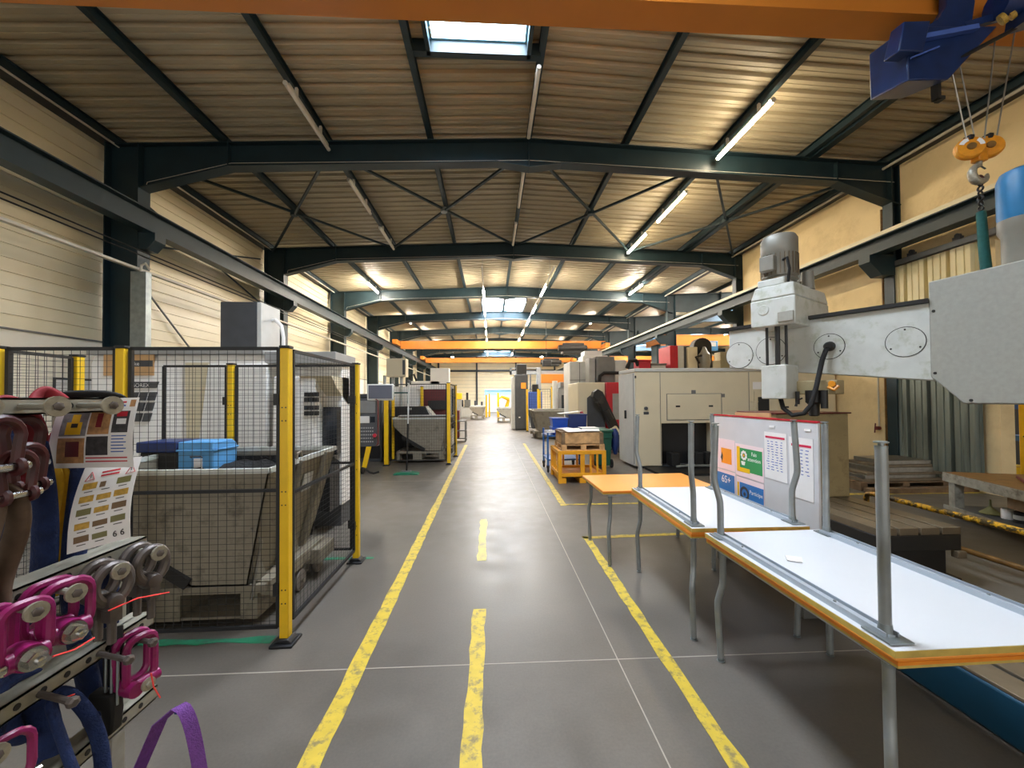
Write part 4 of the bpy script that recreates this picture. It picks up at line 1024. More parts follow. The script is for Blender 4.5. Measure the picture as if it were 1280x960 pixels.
# printed notices hung on the rail end
def notice(tl, tr_, br, bl, curve, label, name='printed_notice'):
    tl, tr_, br, bl = V(tl), V(tr_), V(br), V(bl)
    t = thing(name, label, 'notice', tl)
    def P(u, v, off=0.0):
        p = tl.lerp(tr_, u).lerp(bl.lerp(br, u), v)
        return p + V((0.0, -curve * math.sin(PI * v) - off, 0)) + V((curve * 0.5 * v * v, 0, 0))
    part(t, 'sheet', MB().sheet([[P(u / 8, v / 8) for u in range(9)] for v in range(9)], 0.0006, nrm=(0, 1, 0)), 'paper')
    def patch(name, u0, v0, u1, v1, m, off=0.0008):
        return part(t, name, MB().sheet([[P(u0 + (u1 - u0) * i / 3, v0 + (v1 - v0) * j / 3, off) for i in range(4)] for j in range(4)], 0.0003, nrm=(0, 1, 0)), m)
    return t, P, patch
t, P, patch = notice((-1.356, 1.335, 1.655), (-1.125, 1.335, 1.66), (-1.116, 1.30, 1.443), (-1.37, 1.30, 1.443), 0.012, 'printed notice with five photographs of lifting gear on the rack')
for i, (u0, v0, u1, v1, m) in enumerate(((0.10, 0.20, 0.42, 0.54, 'photo_grey'), (0.44, 0.20, 0.70, 0.52, 'photo_tan'), (0.73, 0.19, 0.93, 0.50, 'photo_dark'), (0.10, 0.57, 0.42, 0.93, 'photo_tan'), (0.44, 0.55, 0.70, 0.82, 'photo_dark'))):
    patch('photograph', u0, v0, u1, v1, m)
patch('photo_detail', 0.17, 0.34, 0.36, 0.52, 'poster_yellow', 0.0013); patch('photo_detail', 0.22, 0.23, 0.32, 0.36, 'poster_yellow', 0.0013); patch('photo_detail', 0.23, 0.36, 0.31, 0.42, 'black', 0.0016)
patch('photo_detail', 0.20, 0.62, 0.36, 0.84, 'maroon', 0.0013); patch('photo_detail', 0.53, 0.22, 0.60, 0.42, 'sling_red', 0.0013); patch('photo_detail', 0.78, 0.30, 0.9, 0.38, 'paper', 0.0013); patch('photo_detail', 0.77, 0.2, 0.9, 0.27, 'red', 0.0013)
for k in range(2): patch('text_line', 0.30, 0.05 + 0.05 * k, 0.85, 0.075 + 0.05 * k, 'ink_red' if k == 0 else 'ink_blue')
for k in range(6): patch('text_line', 0.74, 0.54 + 0.045 * k, 0.92 - 0.03 * (k % 2), 0.555 + 0.045 * k, 'ink_blue')
for k in range(2): patch('text_line', 0.44, 0.85 + 0.05 * k, 0.93, 0.868 + 0.05 * k, 'ink_red')
patch('logo', 0.90, 0.03, 0.97, 0.13, 'photo_tan')
t, P, patch = notice((-1.282, 1.33, 1.443), (-1.112, 1.33, 1.472), (-1.10, 1.27, 1.235), (-1.262, 1.25, 1.196), 0.014, 'printed warning notice with rows of damaged sling pictures on the rack')
rows = [(0.22, 3), (0.37, 3), (0.52, 3), (0.68, 3), (0.83, 2)]
for ri, (v, nn) in enumerate(rows):
    for k in range(nn):
        u = 0.10 + k * 0.29
        patch('picture', u, v + 0.01 * (k % 2), u + (0.24 if not (ri == 0 and k == 1) else 0.1), v + 0.075, ['gold', 'old_wood', 'olive'][(ri + k) % 3] if ri != 1 else 'gold')
        patch('text_line', u + 0.05, v + 0.10, u + 0.19, v + 0.11, 'ink')
for k in range(2): patch('text_line', 0.36, 0.105 + 0.04 * k, 0.68, 0.125 + 0.04 * k, 'ink_red')
patch('text_line', 0.35, 0.04, 0.75, 0.05, 'ink')
for u in (0.10, 0.80):
    tri = MB(); tri.tube([P(u, 0.19, 0.001), P(u + 0.16, 0.18, 0.001), P(u + 0.08, 0.09, 0.001)], 0.0012, 5, closed=True); part(t, 'warning_triangle', tri, 'ink_red')
    part(t, 'exclamation', MB().tube([P(u + 0.08, 0.12, 0.001), P(u + 0.08, 0.155, 0.001)], 0.0011, 5).tube([P(u + 0.08, 0.168, 0.001), P(u + 0.08, 0.173, 0.001)], 0.0012, 5), 'ink')
for u in (0.72, 0.84):
    q = P(u, 0.93, 0.0015); text(t, 'lettering', '6', q, 0.026, 'ink')
# ================================================================== canteen tables
def table_proto():
    t = thing('folding_table', 'orange table', 'table', (0, 0, 0), 'orange topped canteen tables')
    hx, hy = 0.40, 0.595
    part(t, 'top', MB().box(-hx, hx, -hy, hy, 0.731, 0.74), 'orange_top', bevel=0.003)
    part(t, 'core', MB().box(-hx, hx, -hy, hy, 0.718, 0.731), 'orange_edge')
    part(t, 'edge_band', MB().box(-hx, hx, -hy, hy, 0.7085, 0.718), 'ply_edge', label='pale plywood edge')
    part(t, 'underside', MB().box(-hx + 0.002, hx - 0.002, -hy + 0.002, hy - 0.002, 0.707, 0.7085), 'white_lam', label='white laminate underside')
    for sx in (-1, 1):
        r = MB(); xa = sx * (hx - 0.055)
        r.box(xa - 0.026, xa + 0.026, -hy + 0.06, hy - 0.06, 0.703, 0.707)
        r.box(xa - 0.026, xa - 0.022, -hy + 0.06, hy - 0.06, 0.682, 0.703); r.box(xa + 0.022, xa + 0.026, -hy + 0.06, hy - 0.06, 0.682, 0.703)
        r.box(xa - 0.012, xa + 0.012, -hy + 0.06, hy - 0.06, 0.69, 0.703)
        ro = part(t, 'rail', r, 'rail_paint')
        for q in (-0.3, 0.3): part(ro, 'screw', MB().cyl((xa, q, 0.692), (xa, q, 0.684), 0.006, n=8), 'galv')
    for sx in (-1, 1):
        for sy in (-1, 1):
            x0, y0 = sx * (hx - 0.055), sy * (hy - 0.085)
            pts = [(x0, y0, 0.70), (x0, y0, 0.50), (x0 + sx * 0.003, y0 + sy * 0.003, 0.47), (x0 + sx * 0.022, y0 + sy * 0.022, 0.37), (x0 + sx * 0.024, y0 + sy * 0.024, 0.33), (x0 + sx * 0.014, y0 + sy * 0.014, 0.022)]
            rr = 0.019
            # smooth the two bends
            sm = []
            for i in range(len(pts) - 1):
                for k in range(4): sm.append(V(pts[i]).lerp(V(pts[i + 1]), k / 4))
            sm.append(V(pts[-1]))
            for _ in range(2): sm = [sm[0]] + [(sm[i - 1] + sm[i] * 2 + sm[i + 1]) / 4 for i in range(1, len(sm) - 1)] + [sm[-1]]
            lg = part(t, 'leg', MB().tube(sm, rr, 14), 'table_grey')
            e = sm[-1]
            part(lg, 'glide', MB().lathe((e.x, e.y, 0.0), [(0.018, 0), (0.022, 0.002), (0.022, 0.006), (0.010, 0.008), (0.010, 0.016), (0.0195, 0.017), (0.0195, 0.026)], n=14), 'galv')
            b = MB(); b.box(x0 - 0.045, x0 + 0.045, y0 - 0.05, y0 + 0.06, 0.698, 0.7035); b.lathe((x0, y0, 0.66), [(0.018, 0), (0.02, 0.0), (0.024, 0.04)], n=14)
            part(lg, 'bracket', b, 'galv')
    return t
T0 = table_proto()
def put(loc, rot, label, first=[True]):
    if first[0]:
        first[0] = False; o = T0; o.location = loc; o['label'] = label
    else: o = dup(T0, loc, 0, label)
    o.rotation_euler = rot; return o
rd = math.radians
put((1.665, 4.19, 0), (0, 0, rd(91)), 'single orange topped table standing upright behind the stacked tables')
put((1.735, 3.16, 0), (0, 0, rd(-1.2)), 'upright orange table carrying the upturned table beside the grey notice board')
UP1 = put((1.735, 3.15, 1.4825), (PI, 0, rd(-1.2)), 'upturned table, white underside and legs up, in the middle before the notice board')
put((1.785, 1.90, 0), (0, 0, rd(0.5)), 'upright orange table carrying the upturned table closest to the camera')
UP2 = put((1.767, 1.888, 1.4825), (PI, 0, rd(0.3)), 'upturned table closest to the camera, a small white card on it')
for o in (UP1, UP2):
    for c in o.children:
        if c.name.startswith('core'):
            c.data = c.data.copy(); c.data.materials[0] = MATS['ply_edge']; c['label'] = 'pale plywood edge'
single('card', MB().sheet([[(1.555, 2.02, 0.779), (1.615, 1.99, 0.779)], [(1.59, 2.08, 0.78), (1.655, 2.045, 0.781)]], 0.004), 'paper', 'small white card lying on the upturned table closest to the camera', 'card', origin=(1.6, 2.03, 0.776))

# ================================================================== grey notice board
t = thing('notice_board', 'grey free standing notice board with red edges and posters behind the tables', 'notice board', (2.32, 3.4, 0))
BX = 2.335
part(t, 'panel', MB().box(BX, BX + 0.02, 2.715, 4.05, 0.12, 1.45), 'board_grey', bevel=0.004)
e = MB(); e.box(BX - 0.004, BX + 0.024, 2.71, 4.07, 1.45, 1.464); e.box(BX - 0.004, BX + 0.024, 4.05, 4.062, 0.12, 1.45)
part(t, 'edging', e, 'red', label='thin red edging')
for y in (2.85, 3.92): part(t, 'foot', MB().box(BX - 0.04, BX + 0.30, y - 0.025, y + 0.025, 0, 0.12), 'mid_grey', bevel=0.006)
for y in (3.17, 2.80): part(t, 'clip', MB().box(BX - 0.006, BX, y - 0.03, y + 0.03, 1.385, 1.40), 'paper')
def bp(y0, y1, z0, z1, off=0.003): return MB().box(BX - off - 0.001, BX - off + 0.001, y0, y1, z0, z1)
def poster(name, y0, y1, z0, z1, label, m='paper'):
    p = thing(name, label, 'poster', (BX - 0.003, (y0 + y1) / 2, z0)); part(p, 'sheet', bp(y0, y1, z0, z1), m); return p
p = poster('timetable', 3.01, 3.265, 0.955, 1.345, 'white table sheet with red header, left one on the notice board')
part(p, 'header', bp(3.03, 3.25, 1.295, 1.312, 0.0045), 'crimson')
ln = MB()
for k in range(12):
    for q in range(4):
        y = 3.05 + q * 0.05 + R.uniform(0, 0.012); ln.box(BX - 0.005, BX - 0.0042, y, y + R.uniform(0.015, 0.035), 1.265 - k * 0.021, 1.271 - k * 0.021)
part(p, 'text_lines', ln, 'ink_blue')
p = poster('timetable', 2.755, 2.985, 0.87, 1.33, 'white table sheet with red header, right one on the notice board')
part(p, 'header', bp(2.77, 2.96, 1.262, 1.28, 0.0045), 'crimson')
ln = MB()
for k in range(8):
    for q in range(3):
        y = 2.79 + q * 0.055 + R.uniform(0, 0.012); ln.box(BX - 0.005, BX - 0.0042, y, y + R.uniform(0.015, 0.035), 1.235 - k * 0.026, 1.241 - k * 0.026)
part(p, 'text_lines', ln, 'ink_blue')
p = poster('safety_poster', 3.28, 3.67, 0.90, 1.20, 'green and yellow attention poster with white flower on the notice board', 'poster_pink')
part(p, 'panel', bp(3.295, 3.63, 0.955, 1.165, 0.0045), 'poster_green')
part(p, 'yellow_corner', MB().prism([(3.645, 1.175), (3.60, 1.175), (3.60, 0.985), (3.46, 0.985), (3.46, 0.945), (3.645, 0.945)], 'x', BX - 0.0062, BX - 0.005), 'poster_yellow')
fl = MB()
for k in range(9):
    a = 2 * PI * k / 9; cy, cz = 3.54 + 0.033 * math.cos(a), 1.10 + 0.033 * math.sin(a)
    fl.lathe((BX - 0.006, cy, cz), [(0.014, 0), (0.012, 0.001)], (-1, 0, 0), 8)
part(p, 'flower', fl, 'paper'); part(p, 'flower_heart', MB().lathe((BX - 0.0075, 3.54, 1.10), [(0.013, 0), (0.011, 0.001)], (-1, 0, 0), 10), 'poster_orange')
part(p, 'pot', MB().prism([(3.58, 1.045), (3.52, 1.045), (3.53, 1.01), (3.57, 1.01)], 'x', BX - 0.0072, BX - 0.006), 'paper')
rotb = (PI / 2, 0, -PI / 2)
text(p, 'lettering', 'Fais', (BX - 0.006, 3.435, 1.11), 0.048, 'paper', rotb)
text(p, 'lettering', 'attention', (BX - 0.006, 3.488, 1.06), 0.048, 'paper', rotb)
p = poster('safety_poster', 3.68, 4.02, 0.92, 1.22, 'pale poster with small orange panel at far end of notice board', 'poster_pink')
part(p, 'panel', bp(3.73, 3.90, 0.98, 1.13, 0.0045), 'poster_orange'); part(p, 'figure', MB().prism([(3.88, 0.99), (3.91, 1.03), (3.885, 1.09), (3.87, 1.05)], 'x', BX - 0.006, BX - 0.005), 'ink')
p = poster('safety_poster', 3.68, 4.02, 0.64, 0.91, 'blue poster reading 6S plus at the lower end of notice board', 'poster_pink')
part(p, 'panel', bp(3.69, 4.0, 0.65, 0.88, 0.0045), 'poster_blue'); text(p, 'lettering', '6S+', (BX - 0.006, 3.90, 0.79), 0.10, 'paper', rotb)
p = poster('safety_poster', 3.28, 3.66, 0.60, 0.89, 'blue poster with round eye sign below the green poster', 'poster_pink')
part(p, 'panel', bp(3.285, 3.61, 0.61, 0.845, 0.0045), 'poster_blue'); part(p, 'yellow_bar', bp(3.62, 3.645, 0.62, 0.84, 0.0045), 'poster_yellow')
part(p, 'eye', MB().lathe_ring((BX - 0.005, 3.54, 0.75), [(0.04, 0), (0.065, 0), (0.065, 0.001), (0.04, 0.001)], (-1, 0, 0), 20).lathe((BX - 0.005, 3.54, 0.745), [(0.018, 0), (0.017, 0.001)], (-1, 0, 0), 12), 'ink')
text(p, 'lettering', 'Participe', (BX - 0.006, 3.47, 0.765), 0.05, 'paper', rotb)
single('cardboard_sheet', MB().hull([(2.42, 3.25, 0.0), (2.46, 3.25, 0.0), (2.46, 3.75, 0.0), (2.42, 3.75, 0.0)], [(2.385, 3.27, 1.50), (2.40, 3.27, 1.50), (2.40, 3.75, 1.49), (2.385, 3.75, 1.49)]), 'cardboard', 'tan cardboard sheet leaning behind the grey notice board', 'cardboard', origin=(2.4, 3.5, 0))

# ================================================================== radial drill
AD = V((-0.518, 0.855, 0)); AN = V((-0.855, -0.518, 0)); A0 = V((3.78, 3.2, 0))
def A(s, n=0.0, z=0.0): return A0 + AD * s + AN * n + V((0, 0, z))
def abox(mb, s0, s1, n0, n1, z0, z1, m=0):
    q = [(s0, n0), (s1, n0), (s1, n1), (s0, n1)]
    return mb.hull([A(s, n, z0) for s, n in q], [A(s, n, z1) for s, n in q], m)
t = thing('radial_drill', 'old grey radial drilling machine with long white arm above the steel bed', 'drilling machine', (4.0, 1.6, 0))
m = MB()
lo = [A(-0.25, 0, 1.735), A(1.70, 0, 1.985), A(1.70, -0.38, 1.985), A(-0.25, -0.38, 1.735)]
m.hull(lo, [V((p.x, p.y, 2.44)) for p in lo])
part(t, 'arm', m, 'old_white', bevel=0.012)
part(t, 'arm_rail', abox(abox(MB(), 0.0, 1.72, -0.02, 0.035, 2.44, 2.475), 0.0, 1.72, -0.36, -0.30, 2.44, 2.475), 'bed_dark', label='dark guide rail on the arm')
for s_, z, r in ((1.58, 2.13, 0.15), (1.24, 2.15, 0.15), (0.708, 2.14, 0.125), (0.153, 2.12, 0.13)):
    c = part(t, 'cover_plate', MB().lathe(A(s_, 0.0, z), [(r, -0.005), (r, 0.006)], AN, 32), 'old_white')
    part(c, 'joint', MB().lathe_ring(A(s_, 0.0, z), [(r, -0.002), (r + 0.006, -0.002), (r + 0.006, 0.003), (r, 0.003)], AN, 32), 'bed_dark')
    b = MB()
    for k in range(3):
        a = PI / 2 + k * 2 * PI / 3; b.lathe(A(s_ + (r - 0.02) * math.cos(a), 0.006, z + (r - 0.02) * math.sin(a)), [(0.008, 0), (0.007, 0.004)], AN, 8)
    part(c, 'screws', b, 'bed_dark')
# drill head
h = MB(); abox(h, 0.87, 1.29, -0.55, 0.35, 2.37, 2.66); 
q = [(0.87, -0.55), (1.29, -0.55), (1.29, 0.35), (0.87, 0.35)]; q2 = [(0.89, -0.5), (1.25, -0.5), (1.25, 0.33), (0.89, 0.33)]
h.hull([A(s, n, 2.66) for s, n in q], [A(s, n, 2.80) for s, n in q2])
abox(h, 0.98, 1.24, -0.1, 0.30, 2.80, 2.88)
part(t, 'head', h, 'old_white', bevel=0.015)
part(t, 'head_plate', abox(MB(), 0.88, 1.02, 0.35, 0.375, 2.40, 2.50), 'drill_grey', bevel=0.004)
c = MB(); c.lathe(A(1.16, 0.352, 2.55), [(0.055, 0), (0.05, 0.006)], AN, 18); part(t, 'head_cover', c, 'old_white')
mc = A(1.10, 0.10, 2.86)
mo = part(t, 'motor', MB().lathe(mc, [(0.15, 0), (0.17, 0.02), (0.15, 0.05), (0.165, 0.06), (0.165, 0.30), (0.172, 0.31), (0.172, 0.46), (0.15, 0.50), (0.05, 0.515)], n=28), 'motor_grey', label='grey electric motor')
fn = MB()
for k in range(26):
    a = 2 * PI * k / 26; d = V((math.cos(a), math.sin(a), 0)); fn.bar(mc + d * 0.166 + V((0, 0, 0.07)), mc + d * 0.166 + V((0, 0, 0.29)), 0.008, 0.02, up=d)
part(mo, 'cooling_fins', fn, 'bed_steel')
part(mo, 'terminal_box', MB().obox(mc + AN * 0.19 + AD * 0.03 + V((0, 0, 0.18)), (0.10, 0.14, 0.16), Matrix.Rotation(math.atan2(AN.y, AN.x), 3, 'Z')), 'motor_grey', bevel=0.012)
part(mo, 'cable', MB().tube([mc + AN * 0.16 - AD * 0.1 + V((0, 0, 0.2)), mc + AN * 0.2 - AD * 0.15 + V((0, 0, 0.2)), mc + AN * 0.2 - AD * 0.17 + V((0, 0, 0.08)), mc + AN * 0.16 - AD * 0.14 + V((0, 0, -0.04))], 0.014, 8), 'rubber')
part(t, 'breather', MB().cyl(A(0.93, -0.15, 2.79), A(0.93, -0.15, 2.98), 0.065, 0.055, 16), 'motor_grey')
for s_, r in ((1.16, 0.014), (1.06, 0.024), (0.98, 0.014)):
    part(t, 'rod', MB().cyl(A(s_, 0.28, 1.95), A(s_, 0.28, 2.38), r, n=10), 'bed_dark')
g = MB(); abox(g, 0.955, 1.19, 0.06, 0.36, 1.615, 1.965)
part(t, 'feed_box', g, 'old_white', bevel=0.01)
sp = MB(); abox(sp, 0.62, 0.955, -0.1, 0.12, 1.66, 1.80); part(t, 'feed_gear', sp, 'drill_tan', bevel=0.01)
sp = MB(); c = A(0.80, 0.14, 0)
sp.lathe(V((c.x, c.y, 1.44)), [(0.03, 0), (0.045, 0.01), (0.05, 0.12), (0.07, 0.14), (0.07, 0.26)], n=18); sp.cyl(A(0.70, 0.18, 1.52), A(0.70, 0.18, 1.7), 0.03, n=12); sp.cyl(A(0.92, 0.2, 1.56), A(0.92, 0.2, 1.69), 0.02, n=10)
part(t, 'spindle', sp, 'bed_dark')
part(t, 'hand_lever', MB().tube([A(0.88, 0.2, 1.62), A(0.90, 0.26, 1.60), A(0.91, 0.27, 1.54)], [0.008, 0.008, 0.014], 8), 'bed_dark')
part(t, 'cable', MB().tube([A(0.70, 0.02, 2.13), A(0.71, 0.08, 2.10), A(0.73, 0.12, 2.0), A(0.76, 0.2, 1.72), A(0.79, 0.25, 1.55), A(0.84, 0.28, 1.47), A(0.93, 0.3, 1.45), A(1.02, 0.28, 1.52), A(1.06, 0.24, 1.63)], 0.022, 10), 'rubber')
part(t, 'cable_gland', MB().lathe(A(0.70, 0.01, 2.14), [(0.05, 0), (0.045, 0.03), (0.03, 0.05)], AN, 14), 'bed_dark')
hs = MB(); hs.tube([A(0.60, 0.13, 1.74), A(0.63, 0.15, 1.70), A(0.68, 0.15, 1.73)], 0.015, 8); hs.lathe(A(0.65, 0.12, 1.76), [(0.03, 0), (0.03, 0.03)], AN, 10); part(t, 'brass_fitting', hs, 'hook_orange', label='rusty orange fitting')
# column box
BD = V((0.142, -0.99, 0)); BN = V((0.99, 0.142, 0)); B0 = V((3.775, 3.2, 0))
def BQ(s, z, n=0.0): return B0 + BD * s + BN * n + V((0, 0, z))
out = [(0, 2.62), (0, 1.80), (0.21, 1.57), (1.75, 1.57), (1.75, 2.62)]
part(t, 'arm_housing', MB().hull([BQ(s, z) for s, z in out], [BQ(s, z, 0.60) for s, z in out]), 'drill_grey', bevel=0.012, label='grey arm housing round the column')
b = MB()
for s_, z in ((0.035, 2.36), (0.035, 1.83), (0.26, 1.60)): b.lathe(BQ(s_, z, 0.0), [(0.012, -0.004), (0.011, 0.006)], -BN, 10)
part(t, 'housing_screws', b, 'bed_dark')
part(t, 'column', MB().lathe((4.45, 1.95, 0.25), [(0.36, 0), (0.36, 0.12), (0.26, 0.2), (0.25, 3.0), (0.2, 3.02)], n=32), 'drill_grey')
mb_ = V((4.245, 2.9, 3.04))
bm_ = part(t, 'blue_motor', MB().lathe(mb_, [(0.10, 0), (0.135, 0.0), (0.14, 0.03), (0.14, 0.32), (0.12, 0.38), (0.06, 0.41)], n=26), 'motor_blue', label='blue electric motor')
part(bm_, 'flange', MB().lathe(V((4.245, 2.9, 2.61)), [(0.10, 0), (0.12, 0.01), (0.12, 0.3), (0.14, 0.34), (0.14, 0.43), (0.1, 0.435)], n=24), 'motor_grey')
# base plate
b = MB(); b.prism([(2.42, 0.0), (4.9, 0.0), (4.9, 0.235), (2.42, 0.235)], 'y', 0.9, 2.36); part(t, 'base', b, 'drill_blue', bevel=0.015, label='dark teal base casting')
tp = MB(); x = 2.425; w_ = 0.15
for k in range(12):
    tp.box(x, x + w_, 0.91, 2.35, 0.235, 0.252); x += w_ + 0.03
part(t, 'slotted_top', tp, 'bed_steel', bevel=0.003)

# T-slot bed and box table
t = thing('slotted_bed', 'dark cast steel bed with long slots beyond the upturned tables', 'machine bed', (3.68, 4.1, 0))
m = MB(); m.box(3.30, 4.06, 3.23, 5.1, 0.30, 0.44); m.box(3.36, 4.0, 3.30, 5.05, 0.0, 0.30); m.box(3.30, 4.06, 3.23, 5.1, 0.0, 0.06)
part(t, 'casting', m, 'bed_dark', bevel=0.01)
tp = MB()
for k in range(4): tp.box(3.30 + k * 0.195, 3.30 + k * 0.195 + 0.17, 3.23, 5.1, 0.44, 0.50)
part(t, 'slotted_top', tp, 'bed_steel', bevel=0.003)
part(t, 'lug', MB().box(3.99, 4.07, 3.20, 3.26, 0.24, 0.3), 'bed_steel', bevel=0.006)
t = thing('box_table', 'tan painted box table standing on the slotted steel bed', 'machine table', (3.65, 4.6, 0.5))
part(t, 'body', MB().box(3.20, 4.05, 4.28, 4.95, 0.50, 1.44), 'drill_tan', bevel=0.012)
part(t, 'top_edge', MB().box(3.18, 4.07, 4.26, 4.97, 1.44, 1.455), 'maroon', bevel=0.004)
# yellow guard rail
t = thing('guard_rail', 'worn yellow and black tubular guard rail behind the slotted bed', 'guard rail', (4.4, 3.9, 0))
mat('worn_yellow', (226, 170, 28), 0.45, var=0.12, scale=10, dirt=(40, 34, 26), dirt_amt=0.95, dscale=16, dpos=(0.46, 0.54))
mat('rail_brown', (120, 84, 34), 0.5, var=0.3, scale=12)
part(t, 'top_rail', MB().tube([(4.4, 2.5, 0.505), (4.4, 4.35, 0.505), (4.4, 4.42, 0.49), (4.4, 4.44, 0.45), (4.4, 4.44, 0.0)], 0.028, 12), 'worn_yellow')
part(t, 'lower_rail', MB().tube([(4.4, 2.5, 0.20), (4.4, 4.4, 0.20)], 0.025, 12), 'rail_brown')
for y in (2.55,): part(t, 'upright', MB().cyl((4.4, y, 0), (4.4, y, 0.51), 0.028, n=12), 'worn_yellow')

# workbench
t = thing('workbench', 'worn steel workbench with shelf near the gateway', 'workbench', (6.4, 4.4, 0))
o_ = V((6.13, 5.07, 0)); ux = V((-0.32, -0.947, 0)).normalized(); uy = V((0.947, -0.32, 0)).normalized()
def W(a, b, z): return o_ + ux * a + uy * b + V((0, 0, z))
def wbox(mb, a0, a1, b0, b1, z0, z1):
    q = [(a0, b0), (a1, b0), (a1, b1), (a0, b1)]; return mb.hull([W(a, b, z0) for a, b in q], [W(a, b, z1) for a, b in q])
part(t, 'top', wbox(MB(), 0, 1.6, 0, 0.95, 0.56, 0.60), 'rail_brown', bevel=0.004)
part(t, 'apron', wbox(wbox(MB(), 0.0, 1.6, -0.01, 0.01, 0.48, 0.595), 0.0, 0.02, 0, 0.95, 0.48, 0.595), 'worn_grey')
for a in (0.12, 1.45):
    for b in (0.06, 0.88): part(t, 'leg', wbox(MB(), a - 0.05, a + 0.05, b - 0.05, b + 0.05, 0, 0.56), 'worn_grey', bevel=0.004)
part(t, 'shelf', wbox(MB(), 0.02, 1.55, 0.02, 0.92, 0.13, 0.16), 'dark_grey'); part(t, 'shelf_edge', wbox(MB(), 0.0, 1.57, -0.005, 0.02, 0.11, 0.165), 'worn_grey')
part(t, 'drawer_box', wbox(MB(), 0.85, 1.4, 0.05, 0.6, 0.34, 0.56), 'old_wood', bevel=0.006)
c = W(0.42, 0.2, 0.16)
single('funnel', MB().lathe(c, [(0.09, 0.0), (0.10, 0.01), (0.03, 0.075), (0.012, 0.10), (0.009, 0.18), (0.006, 0.18)], n=22), 'olive', 'olive green funnel upside down on the workbench shelf', 'funnel', origin=c)
c = W(0.62, 0.22, 0.16)
t = thing('paint_tin', 'pale tin lying by the funnel on the workbench shelf', 'tin', c)
part(t, 'tin', MB().lathe(c, [(0.05, 0), (0.055, 0.005), (0.055, 0.115), (0.05, 0.12)], n=18), 'paper'); part(t, 'lid', MB().lathe(c + V((0, 0, 0.12)), [(0.045, 0), (0.045, 0.008)], n=18), 'galv')
c = W(0.78, 0.22, 0.16)
t = thing('oil_can', 'black can with pale band beside the tin on the workbench shelf', 'tin', c)
part(t, 'can', MB().lathe(c, [(0.05, 0), (0.055, 0.005), (0.055, 0.12), (0.03, 0.14), (0.012, 0.15)], n=18), 'black'); part(t, 'band', MB().lathe(c + V((0, 0, 0.04)), [(0.056, 0), (0.056, 0.05)], n=18), 'light_grey')
c = W(0.5, 0.4, 0.6)
single('crowbar', MB().tube([W(0.35, 0.52, 0.618), W(0.75, 0.30, 0.618)], [0.016, 0.02], 10), 'maroon', 'dark red tool handle lying on the workbench top', 'tool', origin=c)

# plates on a pallet
t = thing('pallet', 'weathered wooden pallet under the stacked steel plates by the gateway', 'pallet', (7.1, 6.9, 0))
m = MB()
for k in range(6): m.box(6.35, 8.0, 6.5 + k * 0.17, 6.62 + k * 0.17, 0.12, 0.14)
part(t, 'deck_boards', m, 'old_wood')
for x in (6.35, 7.12, 7.86): part(t, 'bearer', MB().box(x, x + 0.12, 6.5, 7.45, 0.0, 0.12), 'old_wood')
z = 0.14
for k, (w_, d, h) in enumerate(((1.45, 0.9, 0.05), (1.3, 0.8, 0.06), (1.4, 0.85, 0.04), (1.05, 0.7, 0.09), (0.95, 0.65, 0.05), (0.85, 0.6, 0.07))):
    x0 = 6.45 + (0.08 * k if k > 2 else 0.03 * k)
    single('steel_plate', MB().box(x0, x0 + w_, 6.55, 6.55 + d, z, z + h), 'steel' if k % 2 else 'bed_steel', 'flat steel plate, %s up from the pallet by the gateway' % ORD[k], 'steel plate', origin=(x0 + w_ / 2, 6.9, z), group='stacked steel plates', bevel=0.006)
    z += h
single('timber_beam', MB().box(6.3, 9.0, 6.25, 6.4, 0.0, 0.08), 'old_wood', 'weathered timber lying in front of the plate pallet', 'timber', origin=(7.6, 6.3, 0))

# sliding gate
g = bpy.data.objects.new('door_1', None); COL.objects.link(g); g['kind'] = 'structure'; g['label'] = 'corrugated metal sliding gate, cream above and galvanised below'
def corr(z0, z1, y0=6.12, y1=7.56):
    prof = []; y = y0; p_ = 0.36
    while y < y1 - 0.01:
        prof += [(8.13, y), (8.13, y + 0.05), (8.06, y + 0.06), (8.06, y + 0.13), (8.075, y + 0.135), (8.075, y + 0.15), (8.06, y + 0.155), (8.06, y + 0.25), (8.075, y + 0.255), (8.075, y + 0.27), (8.06, y + 0.275), (8.06, y + 0.35)]; y += p_
    n = len(prof); mb = MB()
    mb.add([(x, yy, z) for z in (z0, z1) for x, yy in prof], [(i, i + 1, n + i + 1, n + i) for i in range(n - 1)])
    return mb
part(g, 'upper_leaf', corr(2.35, 4.18), 'cream_door'); part(g, 'lower_leaf', corr(0.08, 2.35), 'galv_door')
part(g, 'track', MB().box(8.02, 8.12, 3.0, 7.6, 4.2, 4.30), 'mid_grey')
hg = MB()
for y in (6.35, 7.1): hg.box(8.03, 8.10, y - 0.06, y + 0.06, 4.3, 4.36); hg.cyl((8.04, y, 4.38), (8.09, y, 4.38), 0.04, n=12)
part(g, 'roller', hg, 'dark_grey')
for ch in g.children: ch['kind'] = 'structure'
t = thing('conduit_pipe', 'thin vertical pipe with taps on the block wall beside the gate', 'pipe', (8.15, 7.72, 0))
part(t, 'pipe', MB().tube([(8.15, 7.75, 0.0), (8.15, 7.75, 5.5)], 0.02, 6), 'rail_brown'); part(t, 'pipe', MB().tube([(8.15, 7.9, 0.9), (8.15, 7.9, 2.6)], 0.015, 6), 'conduit')
part(t, 'valve', MB().cyl((8.08, 7.9, 0.95), (8.16, 7.9, 0.95), 0.04, n=10).cyl((8.1, 7.95, 0.85), (8.12, 7.95, 1.05), 0.012, n=6), 'maroon')
t = thing('storage_rack', 'blue and yellow storage rack seen through the gateway', 'rack', (10, 7.1, 0))
for y in (6.9, 7.2): part(t, 'upright', MB().box(10.0, 10.12, y - 0.05, y + 0.05, 0, 2.6), 'cart_blue', bevel=0.004)
